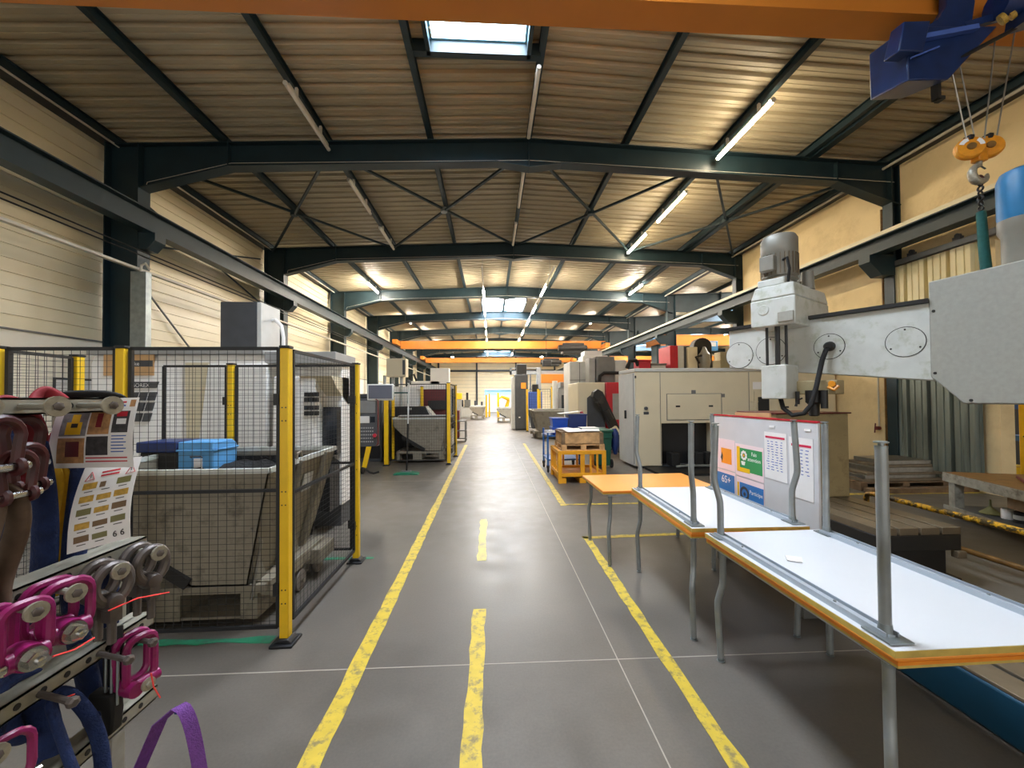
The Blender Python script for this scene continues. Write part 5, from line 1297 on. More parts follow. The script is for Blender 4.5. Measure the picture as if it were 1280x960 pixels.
part(t, 'beam', MB().box(10.0, 11.5, 7.15, 7.25, 1.35, 1.47), 'cart_blue'); part(t, 'foot', MB().box(9.85, 10.3, 6.95, 7.3, 0, 0.26), 'fence_yellow', bevel=0.01)
part(t, 'beam', MB().box(10.0, 11.5, 6.6, 7.25, 0.75, 0.85), 'cart_blue')
t = thing('yellow_press', 'yellow machine frame seen through the gateway at the picture edge', 'machine frame', (9.3, 6.35, 0))
part(t, 'frame', MB().box(9.3, 9.5, 6.3, 6.5, 0.0, 1.9), 'fence_yellow', bevel=0.01); part(t, 'cross_beam', MB().box(9.3, 10.8, 6.3, 6.45, 1.5, 1.7), 'fence_yellow'); part(t, 'bolts', MB().cyl((9.29, 6.36, 0.9), (9.3, 6.36, 0.9), 0.012, n=8).cyl((9.29, 6.43, 0.9), (9.3, 6.43, 0.9), 0.012, n=8), 'black')
t = thing('dark_shelf', 'dark storage shelving in the hall beyond the gateway', 'shelving', (12.5, 9, 0))
part(t, 'body', MB().box(11.8, 13.8, 8.6, 9.2, 0.0, 2.2), 'dark_grey', bevel=0.02)

# ================================================================== overhead crane, hoist and hook
t = thing('crane_girder', 'orange overhead crane girder crossing above the camera', 'overhead crane', (0.77, 3.5, 5.1))
m = MB(); m.box(-6.1, 7.6, 3.36, 3.64, 5.14, 5.165); m.box(-6.1, 7.6, 3.36, 3.64, 5.465, 5.49); m.box(-6.1, 7.6, 3.40, 3.60, 5.165, 5.465)
part(t, 'girder', m, 'crane_orange')
for x in (-6.12, 7.66): part(t, 'end_carriage', MB().box(x - 0.11, x + 0.11, 2.5, 4.6, 5.085 if x < 0 else 4.825, 5.30), 'crane_orange', bevel=0.01)
t = thing('wire_hoist', 'dark blue wire rope hoist under the orange crane girder', 'hoist', (4.0, 3.3, 5.1))
m = MB(); m.hull([(3.64, 3.2, 4.38), (4.02, 3.2, 4.40), (4.05, 3.62, 4.55), (3.72, 3.62, 4.52)], [(3.64, 3.2, 4.86), (4.50, 3.2, 4.90), (4.45, 3.62, 4.98), (3.72, 3.62, 4.98)])
part(t, 'drum_housing', m, 'hoist_blue', bevel=0.012)
m = MB(); m.hull([(3.50, 3.14, 4.58), (3.72, 3.14, 4.58), (3.72, 3.3, 4.62), (3.52, 3.3, 4.62)], [(3.55, 3.14, 4.84), (3.80, 3.14, 4.86), (3.80, 3.3, 4.9), (3.6, 3.3, 4.9)]); part(t, 'gearbox', m, 'hoist_blue', bevel=0.012)
m = MB(); m.bar((3.62, 3.17, 4.70), (4.25, 3.17, 4.84), 0.05, 0.04); m.bar((3.64, 3.17, 4.55), (3.9, 3.17, 4.66), 0.012, 0.012); part(t, 'conduit', m, 'ink_blue')
m = MB(); m.prism([(3.80, 4.82), (4.18, 4.86), (4.36, 4.98), (4.40, 5.20), (4.32, 5.52), (4.14, 5.52), (4.12, 5.14), (4.04, 5.02), (3.84, 4.90)], 'y', 3.28, 3.35); m.box(4.14, 4.32, 3.28, 3.72, 5.50, 5.55); m.box(4.14, 4.32, 3.655, 3.72, 4.98, 5.52)
part(t, 'trolley_plate', m, 'hoist_blue', bevel=0.008)
m = MB(); m.cyl((4.48, 3.2, 5.08), (5.0, 3.1, 5.12), 0.12, n=18); m.hull([(4.62, 3.1, 4.86), (4.95, 3.1, 4.96), (4.95, 3.25, 4.96), (4.62, 3.25, 4.86)], [(4.66, 3.1, 5.05), (4.95, 3.1, 5.1), (4.95, 3.25, 5.1), (4.66, 3.25, 5.05)]); m.bar((4.3, 3.3, 4.97), (4.7, 3.2, 5.04), 0.05, 0.06)
part(t, 'motor', m, 'hoist_blue', label='blue hoist motor')
part(t, 'festoon_cable', MB().tube([(3.98, 3.24, 4.52), (4.25, 3.2, 4.66), (4.55, 3.2, 4.82), (4.95, 3.2, 5.06)], 0.018, 8), 'black')
part(t, 'bracket', MB().box(4.04, 4.07, 3.3, 3.36, 4.32, 4.48).box(4.07, 4.11, 3.3, 3.36, 4.31, 4.34), 'bed_dark')
part(t, 'chain_wheel', MB().lathe((4.5, 3.17, 4.93), [(0.02, -0.02), (0.05, -0.015), (0.05, 0.015), (0.02, 0.02)], (0.5, -0.6, 0.4), 14).lathe((4.59, 3.17, 4.97), [(0.02, -0.02), (0.04, -0.015), (0.04, 0.015), (0.02, 0.02)], (0.5, -0.6, 0.4), 14), 'gold', label='brass coloured wheels')
hk = V((4.416, 3.30, 3.87))
t = thing('hook_block', 'orange hook block with steel hook hanging from the hoist', 'crane hook', hk)
nv = V((-0.45, -0.89, 0.12)).normalized(); sv = V((0.95, -0.3, 0)).normalized()
for s_ in (-1, 1):
    ctr = hk + sv * (0.088 * s_) + V((0, 0.02 * s_, 0.005 * s_))
    sh = part(t, 'sheave_guard', MB().lathe(ctr - nv * 0.035, [(0.03, 0), (0.092, 0.004), (0.104, 0.02), (0.104, 0.05), (0.092, 0.066), (0.03, 0.07)], nv, 24), 'hook_orange')
    part(sh, 'hub', MB().lathe(ctr + nv * 0.033, [(0.034, 0), (0.03, 0.012)], nv, 14), 'rail_brown')
    if s_ < 0:
        for a0 in (2.4, 4.2):
            u_ = nv.orthogonal().normalized(); w_ = nv.cross(u_); rows_ = []
            for k in range(7):
                a = a0 + k * 0.15; d_ = u_ * math.cos(a) + w_ * math.sin(a); rows_.append([ctr + nv * 0.0362 + d_ * 0.055, ctr + nv * 0.0335 + d_ * 0.088])
            part(sh, 'white_mark', MB().sheet(rows_, 0.002, nrm=nv), 'paper')
    part(sh, 'rope_guard', MB().box(ctr.x - 0.02, ctr.x + 0.02, ctr.y - 0.03, ctr.y + 0.03, ctr.z + 0.07, ctr.z + 0.115), 'black', bevel=0.004)
m = MB(); m.box(hk.x - 0.045, hk.x + 0.045, hk.y - 0.035, hk.y + 0.035, hk.z - 0.13, hk.z - 0.01); part(t, 'cross_piece', m, 'hook_orange', bevel=0.008)
hp = [hk + V((0, 0, -0.11)), hk + V((-0.002, 0, -0.16))] + [hk + V((0.0, 0, -0.235)) + V((0.074 * math.cos(a), 0, 0.074 * math.sin(a))) for a in [math.radians(120 + k * 24) for k in range(11)]]
part(t, 'hook', MB().tube(hp, [0.022, 0.022, 0.024, 0.027, 0.03, 0.032, 0.034, 0.034, 0.032, 0.028, 0.025, 0.02, 0.01], 12), 'washer', label='bare steel hook')
part(t, 'latch', MB().bar(hk + V((-0.01, 0, -0.15)), hk + V((0.058, 0, -0.19)), 0.012, 0.006), 'galv')
for (a, b) in (((4.05, 3.22, 4.62), (4.26, 3.27, 3.93)), ((4.24, 3.3, 4.7), (4.38, 3.30, 3.95)), ((4.52, 3.24, 4.80), (4.46, 3.29, 3.95)), ((4.72, 3.24, 4.92), (4.60, 3.31, 3.95))):
    part(t, 'wire_rope', MB().cyl(a, b, 0.006, n=6), 'steel')
t = thing('green_sling', 'green covered lifting sling hanging from the crane hook', 'lifting sling', (4.42, 3.3, 3.5))
ch = MB()
for k in range(6): ch.ring((4.42, 3.3, 3.545 - k * 0.045), 0.02, 0.008, (1, 0, 0) if k % 2 else (0, 1, 0), 12, 6)
part(t, 'chain', ch, 'bed_dark'); part(t, 'red_link', MB().ring((4.42, 3.3, 3.585), 0.03, 0.011, (0, 1, 0), 14, 6), 'dark_red')
part(t, 'sleeve', MB().tube([(4.42, 3.3, 3.29), (4.435, 3.3, 3.0), (4.46, 3.3, 2.7), (4.48, 3.3, 2.0)], [0.032, 0.036, 0.038, 0.038], 12), 'sling_green')

# far orange cranes
def far_crane(y, z, x0, x1, label, hoist_x=None, h=0.5):
    t = thing('bridge_crane', label, 'overhead crane', ((x0 + x1) / 2, y, z))
    m = MB(); m.box(x0 + 0.16, x1 - 0.16, y, y + 0.3, z, z + 0.03); m.box(x0 - 0.1, x1 + 0.1, y, y + 0.3, z + h - 0.03, z + h); m.box(x0 + 0.2, x1 - 0.2, y + 0.02, y + 0.28, z + 0.03, z + h - 0.03)
    part(t, 'girder', m, 'crane_orange')
    for x in (x0, x1): zc_ = (5.085 if x < 0 else 4.85 if x < 8 else z); part(t, 'end_carriage', MB().box(x - 0.15, x + 0.15, y - 0.8, y + 1.1, zc_, zc_ + 0.3), 'crane_orange', bevel=0.02)
    if x0 > 8:
        for x in (x0, x1): part(t, 'rail_support', MB().box(x - 0.1, x + 0.1, y - 0.2, y + 0.5, 0.0, z), 'steel_green')
    if hoist_x:
        part(t, 'hoist', MB().box(hoist_x - 0.7, hoist_x + 0.7, y - 0.25, y + 0.55, z - 0.35, z + 0.35).cyl((hoist_x - 1.0, y - 0.1, z), (hoist_x + 0.9, y - 0.1, z), 0.22, n=12), 'bed_dark', bevel=0.03, label='dark hoist trolley')
    return t
far_crane(26, 4.88, -6.0, 7.6, 'orange bridge crane before the fifth frame, the closer of two down the hall', 5.5)
far_crane(36, 4.86, -6.0, 7.6, 'orange bridge crane before the end wall, the further of two down the hall', 5.6, 0.42)
far_crane(20, 4.3, 8.62, 22.2, 'orange bridge crane in the neighbouring hall past the free columns', None, 0.55)
far_crane(32, 4.5, 8.6, 22, 'orange bridge crane deeper in the neighbouring hall', None, 0.5)

# ================================================================== cream machining centre
t = thing('machining_centre', 'long cream machining centre with dark lower opening behind the orange table', 'machine tool', (5.6, 9.8, 0))
m = MB()
m.prism([(3.32, 0.06), (3.92, 0.06), (3.92, 1.03), (5.14, 1.03), (5.14, 0.06), (8.12, 0.06), (8.12, 2.22), (3.32, 2.22)], 'y', 8.9, 9.3)
m.box(3.32, 8.12, 9.3, 10.0, 0.06, 2.22)
part(t, 'enclosure', m, 'machine_cream', bevel=0.012)
part(t, 'roof', MB().box(3.30, 8.14, 8.88, 10.02, 2.22, 2.30), 'light_grey', bevel=0.01)
part(t, 'end_cabinet', MB().hull([(3.30, 8.95, 0.06), (3.32, 8.95, 0.06), (3.32, 9.97, 0.06), (3.28, 9.97, 0.06)], [(3.30, 8.95, 2.2), (3.32, 8.95, 2.2), (3.32, 9.97, 2.2), (3.28, 9.97, 2.2)]), 'light_grey', label='pale grey end cabinet door')
part(t, 'door_handle', MB().box(3.25, 3.295, 9.45, 9.5, 1.12, 1.32), 'black', bevel=0.008)
hg = MB()
for z in (0.35, 1.18, 2.1): hg.cyl((3.315, 8.885, z - 0.03), (3.315, 8.885, z + 0.03), 0.018, n=10)
part(t, 'hinge', hg, 'black')
f = MB(); f.box(4.06, 5.33, 8.885, 8.9, 1.11, 1.70); fo = part(t, 'hatch', f, 'machine_cream', bevel=0.006)
lt = MB()
for x in (4.30, 5.08): lt.box(x - 0.05, x + 0.05, 8.878, 8.886, 1.40, 1.44)
part(fo, 'latch', lt, 'black')
fr = MB(); fr.box(4.04, 5.35, 8.893, 8.899, 1.70, 1.712); fr.box(4.04, 5.35, 8.893, 8.899, 1.098, 1.11); fr.box(4.04, 4.052, 8.893, 8.899, 1.1, 1.71); fr.box(5.338, 5.35, 8.893, 8.899, 1.1, 1.71); fr.box(3.89, 3.90, 8.893, 8.899, 0.1, 2.2); fr.box(6.0, 6.01, 8.893, 8.899, 0.1, 2.2)
part(t, 'panel_joint', fr, 'mid_grey')
for x, z in ((4.68, 1.75), (5.37, 1.66)): part(t, 'small_sign', MB().box(x - 0.05, x + 0.05, 8.89, 8.9, z - 0.04, z + 0.04), 'mid_grey')
part(t, 'side_joint', MB().box(3.296, 3.30, 8.97, 9.0, 0.1, 2.18), 'mid_grey')
part(t, 'emergency_knob', MB().cyl((3.55, 8.86, 1.38), (3.55, 8.9, 1.38), 0.04, n=14).box(3.50, 3.62, 8.892, 8.9, 1.24, 1.30), 'dark_grey')
part(t, 'recess', MB().box(3.92, 5.14, 9.20, 9.28, 0.06, 1.03), 'black', label='dark lower opening')
part(t, 'control_window', MB().box(6.22, 6.48, 8.88, 8.9, 1.3, 1.62), 'black', bevel=0.004)
part(t, 'window_frame', MB().box(6.12, 6.16, 8.87, 8.9, 1.25, 1.75).box(6.05, 6.2, 8.86, 8.88, 1.5, 1.53), 'machine_cream')
part(t, 'paper_sign', MB().box(6.1, 6.42, 8.893, 8.9, 1.80, 1.97), 'paper', label='white paper sign')
f = MB(); f.box(6.7, 7.7, 8.885, 8.9, 1.0, 1.62); fo = part(t, 'hatch', f, 'machine_cream', bevel=0.006)
part(fo, 'latch', MB().box(6.85, 6.95, 8.878, 8.886, 1.36, 1.40).box(7.45, 7.55, 8.878, 8.886, 1.36, 1.40), 'black')
tr_ = MB(); tr_.box(3.5, 5.5, 8.0, 8.9, 0.0, 0.05); part(t, 'drip_tray', tr_, 'black')
for x in (4.2, 4.75, 5.0): part(t, 'pump', MB().box(x - 0.1, x + 0.1, 8.8, 9.1, 0.06, 0.36), 'rubber', bevel=0.02)
part(t, 'hose', MB().tube([(4.1, 8.6, 0.09), (4.4, 8.55, 0.12), (4.8, 8.6, 0.1), (5.2, 8.55, 0.12)], 0.03, 8), 'galv')
part(t, 'plinth', MB().box(3.4, 7.8, 8.95, 9.95, 0, 0.06), 'dark_grey')

# machines whose tops show over it
def tower(name, label, x0, x1, y0, y1, z, mt, cat='machine tool', cap=None):
    t = thing(name, label, cat, ((x0 + x1) / 2, (y0 + y1) / 2, 0))
    part(t, 'body', MB().box(x0, x1, y0, y1, 0, z), mt, bevel=0.02)
    if cap: part(t, 'cap', MB().box(x0 - 0.02, x1 + 0.02, y0 - 0.02, y1 + 0.02, z, z + 0.06), cap, bevel=0.01)
    return t
t = tower('red_cabinet', 'small red cabinet showing above the machining centre roof', 4.94, 5.34, 12.9, 13.4, 2.82, 'red', 'cabinet', 'red')
part(t, 'hose', MB().tube([(4.95, 13.0, 2.7), (4.85, 12.95, 2.86), (4.65, 12.95, 2.84), (4.55, 12.95, 2.6)], 0.07, 8), 'rubber')
tower('grey_cabinet', 'pale low cabinet between the red cabinet and red pillar machine', 5.40, 5.9, 13.0, 13.6, 2.7, 'light_grey', 'cabinet', 'mid_grey')
t = tower('pillar_machine', 'tall machine with red front and grey side above the cream roof', 6.0, 6.28, 12.9, 13.8, 3.35, 'red'); part(t, 'side', MB().box(6.28, 6.5, 12.95, 13.8, 0, 3.35), 'light_grey', bevel=0.01); part(t, 'strip', MB().box(6.5, 6.6, 12.98, 13.8, 0, 3.3), 'dark_grey')
t = tower('cream_column', 'cream machine column beside the black arched drill guard', 6.62, 6.95, 12.9, 13.6, 3.3, 'machine_cream')
t = thing('pillar_drill', 'black arched guard with grey spindle head above the cream roof', 'drilling machine', (7.05, 13, 0))
arch = [(6.88, 0.0), (6.88, 3.35)] + [(7.19 + 0.31 * math.cos(a), 3.35 + 0.28 * math.sin(a)) for a in [PI - PI * k / 10 for k in range(11)]] + [(7.5, 0.0)]
part(t, 'guard', MB().prism(arch, 'y', 13.0, 13.3), 'black', bevel=0.01)
part(t, 'spindle_head', MB().lathe((7.15, 12.85, 2.5), [(0.12, 0), (0.16, 0.1), (0.2, 0.3), (0.18, 0.55), (0.12, 0.62), (0.04, 0.8)], n=16), 'motor_grey')
part(t, 'lever', MB().tube([(6.95, 12.8, 2.75), (6.8, 12.75, 2.95), (7.0, 12.75, 3.0)], 0.04, 6), 'bed_dark')
t = tower('cream_cabinet', 'low cream cabinet right of the black drill guard', 7.53, 7.8, 13.0, 13.4, 2.85, 'machine_cream', 'cabinet'); part(t, 'top_box', MB().box(7.8, 8.15, 13.0, 13.4, 0, 3.15), 'drill_tan', bevel=0.02)
t = thing('blue_sign', 'blue lit hanging sign box in the neighbouring hall', 'sign', (9.6, 16, 3.6))
part(t, 'box', MB().box(8.75, 9.5, 16.0, 16.2, 3.55, 3.95), 'light_blue', bevel=0.02); part(t, 'pole', MB().cyl((9.0, 16.1, 0), (9.0, 16.1, 3.6), 0.04, n=8), 'light_grey'); part(t, 'panel', MB().box(8.85, 9.4, 15.98, 16.0, 3.72, 3.9), 'paper')

# red and cream machine with chip conveyor
t = thing('red_machine', 'cream and red milling machine with grey chute behind the green bin', 'machine tool', (3.3, 12.4, 0))
part(t, 'enclosure', MB().box(2.70, 3.55, 12.1, 13.65, 0.1, 2.1), 'machine_cream', bevel=0.02)
part(t, 'red_front', MB().box(3.55, 4.05, 12.0, 13.65, 0.1, 2.1), 'red', bevel=0.02, label='red front column')
part(t, 'window', MB().box(3.75, 4.0, 11.985, 12.0, 0.95, 1.75), 'machine_grey')
part(t, 'recess', MB().prism([(2.98, 0.35), (3.52, 0.35), (3.52, 1.72), (3.2, 1.80), (2.98, 1.62)], 'y', 12.07, 12.1), 'dark_grey')
part(t, 'chute', MB().prism([(2.98, 0.3), (3.7, 0.1), (3.5, 0.72), (2.98, 0.72)], 'y', 11.95, 12.1), 'machine_grey')
part(t, 'hose', MB().tube([(2.78, 12.05, 1.2), (2.82, 12.0, 1.1), (2.88, 12.0, 0.8)], 0.05, 8), 'red')
part(t, 'plinth', MB().box(2.75, 4.0, 12.15, 13.1, 0, 0.1), 'black')
t = thing('chip_conveyor', 'black inclined chip conveyor in front of the red machine', 'conveyor', (3.4, 11.6, 0))
part(t, 'trough', MB().prism([(2.98, 1.66), (3.02, 1.80), (3.14, 1.88), (3.28, 1.80), (3.92, 0.42), (3.86, 0.20), (3.74, 0.24), (3.16, 1.48)], 'y', 11.4, 11.7), 'black', bevel=0.015)
part(t, 'leg', MB().box(3.78, 3.88, 11.45, 11.65, 0.0, 0.3), 'black'); part(t, 'flange', MB().obox((3.24, 11.55, 1.55), (0.16, 0.36, 0.22), Matrix.Rotation(0.42, 3, 'Y')), 'bed_dark', bevel=0.01)
part(t, 'drive_box', MB().obox((3.58, 11.38, 0.62), (0.30, 0.2, 0.26), Matrix.Rotation(-0.6, 3, 'Y')), 'machine_cream', bevel=0.015)
part(t, 'motor', MB().cyl((3.35, 11.35, 1.25), (3.5, 11.35, 0.98), 0.09, n=12), 'bed_dark')
t = thing('machine_tower', 'tall pale grey panelled machine tower behind the red machine', 'machine tool', (3.2, 14.5, 0))
part(t, 'body', MB().box(2.84, 3.55, 14.0, 15.2, 0, 2.92), 'light_grey', bevel=0.02)
part(t, 'rear_body', MB().box(3.55, 4.3, 14.2, 15.2, 0, 2.92), 'light_grey', bevel=0.02)
pj = MB()
for z in (0.9, 1.55, 2.25): pj.box(2.83, 3.56, 13.99, 14.0, z, z + 0.02)
pj.box(3.18, 3.2, 13.99, 14.0, 0, 2.9); part(t, 'panel_joint', pj, 'mid_grey')
t = thing('grey_hood', 'dark grey square hood with black hose atop the red machine', 'extractor', (3.8, 13.4, 2.1))
part(t, 'hood', MB().box(3.52, 4.15, 13.0, 13.6, 2.1, 3.0), 'mid_grey', bevel=0.015); part(t, 'side', MB().box(3.3, 3.5, 13.05, 13.6, 2.1, 2.95), 'machine_grey', bevel=0.01); part(t, 'hose', MB().tube([(3.6, 12.9, 2.16), (3.62, 12.9, 2.34), (3.75, 12.9, 2.44), (4.4, 12.9, 2.44)], 0.055, 8), 'rubber')
tower('pale_cabinet', 'pale cabinet standing between the grey hood and the small red cabinet', 4.22, 4.62, 13.2, 13.7, 2.9, 'light_grey', 'cabinet')
t = thing('air_unit', 'white stepped unit on top of the pale machine tower', 'air unit', (3.8, 14.6, 3.0))
part(t, 'body', MB().box(3.37, 4.3, 14.25, 15.0, 2.92, 3.16), 'machine_white', bevel=0.02); part(t, 'top', MB().box(3.45, 4.1, 14.3, 14.9, 3.16, 3.34), 'paper', bevel=0.015)

# ================================================================== bin, cart, cage pallet, crate
t = thing('wheelie_bin', 'dark green wheelie bin with blue sack beside cream machining centre', 'waste bin', (2.58, 9.3, 0))
part(t, 'body', MB().hull([(2.40, 9.05, 0.06), (2.76, 9.05, 0.06), (2.76, 9.55, 0.06), (2.40, 9.55, 0.06)], [(2.36, 9.0, 0.86), (2.80, 9.0, 0.86), (2.80, 9.62, 0.86), (2.36, 9.62, 0.86)]), 'green_bin', bevel=0.02)
part(t, 'rim', MB().box(2.34, 2.82, 8.98, 9.64, 0.84, 0.89), 'green_bin', bevel=0.012); part(t, 'lid_fold', MB().prism([(2.36, 0.70), (2.80, 0.70), (2.80, 0.73), (2.36, 0.73)], 'y', 8.99, 9.02), 'green_bin')
for x in (2.38, 2.80): part(t, 'wheel', MB().lathe((x - 0.02, 9.12, 0.1), [(0.04, 0), (0.098, 0.004), (0.1, 0.045), (0.04, 0.05)], (1, 0, 0), 18).lathe((x - 0.024, 9.12, 0.1), [(0.03, 0), (0.03, 0.06)], (1, 0, 0), 10), 'rubber')
single('blue_sack', MB().tube([(2.90, 9.2, 0.90), (2.92, 9.2, 0.80), (2.92, 9.2, 0.5), (2.93, 9.2, 0.30)], [0.05, 0.09, 0.10, 0.04], 12), 'navy_plastic', 'dark blue sack hanging from the green wheelie bin', 'sack', origin=(2.92, 9.2, 0.5))
t = thing('cage_pallet', 'yellow steel cage pallet at the aisle line by the orange table', 'cage pallet', (1.75, 7.95, 0))
x0, x1, y0, y1 = 1.32, 2.18, 7.56, 8.45
m = MB()
for x in (x0, x1):
    for y in (y0, y1): m.box(x - 0.035, x + 0.035, y - 0.035, y + 0.035, 0.0, 0.62)
for z in (0.16, 0.585):
    m.bar((x0, y0, z), (x1, y0, z), 0.06, 0.07); m.bar((x0, y1, z), (x1, y1, z), 0.06, 0.07); m.bar((x0, y0, z), (x0, y1, z), 0.06, 0.07); m.bar((x1, y0, z), (x1, y1, z), 0.06, 0.07)
part(t, 'frame', m, 'crane_yellow' if 'crane_yellow' in MATS else 'hook_orange', bevel=0.004)
for bx_ in ((1.72, 1.80, y0 - 0.02, y0 + 0.02), (1.90, 1.935, y0 - 0.015, y0 + 0.015), (2.03, 2.065, y0 - 0.015, y0 + 0.015), (x0 - 0.015, x0 + 0.015, 7.78, 7.82), (x0 - 0.015, x0 + 0.015, 8.03, 8.07), (x0 - 0.015, x0 + 0.015, 8.23, 8.27), (1.53, 1.57, y1 - 0.015, y1 + 0.015), (1.83, 1.87, y1 - 0.015, y1 + 0.015)):
    part(t, 'bar', MB().box(*bx_, 0.16, 0.6), 'crane_yellow')
part(t, 'floor_plate', MB().box(x0, x1, y0, y1, 0.12, 0.15), 'crane_yellow'); part(t, 'skid', MB().box(x0 + 0.02, x0 + 0.12, y0 - 0.02, y1, 0, 0.1), 'crane_yellow'); part(t, 'skid', MB().box(1.7, 1.82, y0 - 0.02, y1, 0, 0.1), 'crane_yellow')
t = thing('wooden_pallet', 'small wooden pallet lying across the yellow cage pallet', 'pallet', (1.78, 8.0, 0.62))
m = MB()
for k in range(5): m.box(1.36, 2.2, 7.58 + k * 0.17, 7.69 + k * 0.17, 0.715, 0.735)
m.box(1.36, 2.2, 7.56, 8.4, 0.62, 0.64)
part(t, 'boards', m, 'wood')
m = MB()
for x in (1.36, 1.74, 2.1):
    for y in (7.57, 8.0, 8.32): m.box(x, x + 0.1, y, y + 0.09, 0.64, 0.715)
part(t, 'blocks', m, 'wood')
t = thing('wooden_crate', 'plywood crate of papers on the pallet above the yellow cage', 'crate', (1.78, 8.0, 0.735))
m = MB(); a, b, c, d = 1.38, 2.16, 7.60, 8.38
m.box(a, b, c, c + 0.018, 0.735, 0.96); m.box(a, b, d - 0.018, d, 0.735, 0.96); m.box(a, a + 0.018, c, d, 0.735, 0.96); m.box(b - 0.018, b, c, d, 0.735, 0.96); m.box(a, b, c, d, 0.735, 0.75)
part(t, 'walls', m, 'wood'); part(t, 'batten', MB().box(a - 0.02, a + 0.05, c - 0.02, c, 0.735, 0.96), 'old_wood'); part(t, 'batten', MB().box(b - 0.05, b + 0.02, c - 0.02, c, 0.735, 0.96), 'old_wood')
part(t, 'lid_board', MB().box(a - 0.02, b + 0.03, c + 0.1, d, 0.955, 0.97), 'old_wood')
for k, (x, y, w_, d_, rz, tilt) in enumerate(((1.62, 7.72, 0.38, 0.26, 0.3, 0.18), (1.98, 7.78, 0.34, 0.25, -0.2, 0.08), (1.55, 8.05, 0.34, 0.26, 0.7, 0.05), (2.02, 8.1, 0.36, 0.3, 0.1, 0.03))):
    rot = Matrix.Rotation(rz, 3, 'Z') @ Matrix.Rotation(tilt, 3, 'X')
    single('paper_sheet', MB().obox((x, y, 0.985 + 0.02 * (k == 0) + 0.012 * k), (w_, d_, 0.004), rot), 'paper', ['crumpled white sheet at the front corner of the wooden crate', 'white sheet lying at the green bin side of the wooden crate', 'white sheet lying at the blue cart side of the wooden crate', 'white sheet at the rear of the wooden crate'][k], 'paper', origin=(x, y, 0.98), group='papers on the wooden crate')
t = thing('hand_cart', 'blue tubular hand cart on black castors behind the yellow cage', 'cart', (1.6, 8.8, 0))
m = MB()
for x, y in ((1.25, 8.65), (1.95, 8.65), (1.25, 9.35), (1.95, 9.35)): m.tube([(x, y, 0.15), (x, y, 0.93)], 0.022, 8)
for z in (0.28, 0.80): 
    for p0, p1 in (((1.25, 8.65), (1.95, 8.65)), ((1.25, 9.35), (1.95, 9.35)), ((1.25, 8.65), (1.25, 9.35)), ((1.95, 8.65), (1.95, 9.35))): m.tube([p0 + (z,), p1 + (z,)], 0.018, 8)
part(t, 'frame', m, 'cart_blue')
part(t, 'shelf', MB().box(1.24, 1.96, 8.64, 9.36, 0.79, 0.815), 'cart_blue'); part(t, 'shelf', MB().box(1.24, 1.96, 8.64, 9.36, 0.27, 0.29), 'cart_blue')
for x, y in ((1.25, 8.65), (1.95, 8.65), (1.25, 9.35), (1.95, 9.35)): part(t, 'castor', MB().lathe((x - 0.02, y, 0.075), [(0.02, 0), (0.07, 0.004), (0.075, 0.02), (0.07, 0.036), (0.02, 0.04)], (1, 0, 0), 14).box(x - 0.03, x + 0.03, y - 0.02, y + 0.02, 0.1, 0.16), 'rubber')
def bin_box(x0, x1, y0, y1, z0, z1, label, m):
    t = thing('stacking_box', label, 'storage box', ((x0 + x1) / 2, y0, z0), 'blue stacking boxes')
    part(t, 'body', MB().hull([(x0 + 0.02, y0 + 0.02, z0), (x1 - 0.02, y0 + 0.02, z0), (x1 - 0.02, y1 - 0.02, z0), (x0 + 0.02, y1 - 0.02, z0)], [(x0, y0, z1 - 0.03), (x1, y0, z1 - 0.03), (x1, y1, z1 - 0.03), (x0, y1, z1 - 0.03)]), m, bevel=0.006)
    part(t, 'rim', MB().box(x0 - 0.01, x1 + 0.01, y0 - 0.01, y1 + 0.01, z1 - 0.03, z1), m, bevel=0.005)
bin_box(1.36, 1.72, 8.70, 9.1, 0.815, 0.99, 'bright blue box at the bottom of the pair on the hand cart', 'blue_plastic')
bin_box(1.36, 1.72, 8.70, 9.1, 0.99, 1.19, 'bright blue box on top of the pair on the hand cart', 'blue_plastic')
bin_box(1.73, 2.14, 8.72, 9.15, 0.82, 1.27, 'tall navy blue box with paper on the hand cart', 'navy_plastic')
single('paper_sheet', MB().obox((1.78, 8.85, 1.31), (0.5, 0.3, 0.004), Matrix.Rotation(0.15, 3, 'Z') @ Matrix.Rotation(-0.1, 3, 'Y')), 'paper', 'white sheet lying on the tall navy box', 'paper', origin=(1.78, 8.85, 1.28))
single('paper_sheet', MB().obox((1.30, 8.72, 0.90), (0.18, 0.2, 0.05), Matrix.Rotation(0.2, 3, 'Z')), 'paper', 'wad of white paper at the corner of the hand cart', 'paper', origin=(1.3, 8.72, 0.88))

# ================================================================== far aisle
hopper(2.62, 16.1, 1.8, 0.95, 1.12, 'grey tipping hopper past the blue boxes beside the far aisle', mir=-1, chips=False)
t = thing('dark_cabinet', 'tall dark grey cabinet with yellow sign at the far aisle edge', 'cabinet', (1.55, 20.3, 0))
part(t, 'body', MB().box(1.25, 1.90, 20.0, 20.9, 0.05, 2.82), 'dark_grey', bevel=0.02); part(t, 'upper', MB().box(1.36, 1.85, 20.1, 20.8, 2.82, 3.35), 'bed_dark', bevel=0.02)
part(t, 'side', MB().box(1.08, 1.25, 20.1, 20.9, 0.05, 2.7), 'light_grey', bevel=0.01, label='pale side panel'); part(t, 'sign', MB().box(1.55, 1.80, 19.98, 20.0, 2.1, 2.4), 'poster_orange', label='yellow sign'); part(t, 'handle', MB().box(1.42, 1.5, 19.97, 20.0, 0.62, 0.68), 'paper')
part(t, 'plinth', MB().box(1.27, 1.88, 20.05, 20.85, 0, 0.05), 'black')
YP = [(1.78, 19.2, 2.05), (2.28, 18.85, 2.05), (2.42, 19.35, 2.0), (2.97, 19.0, 2.15)]
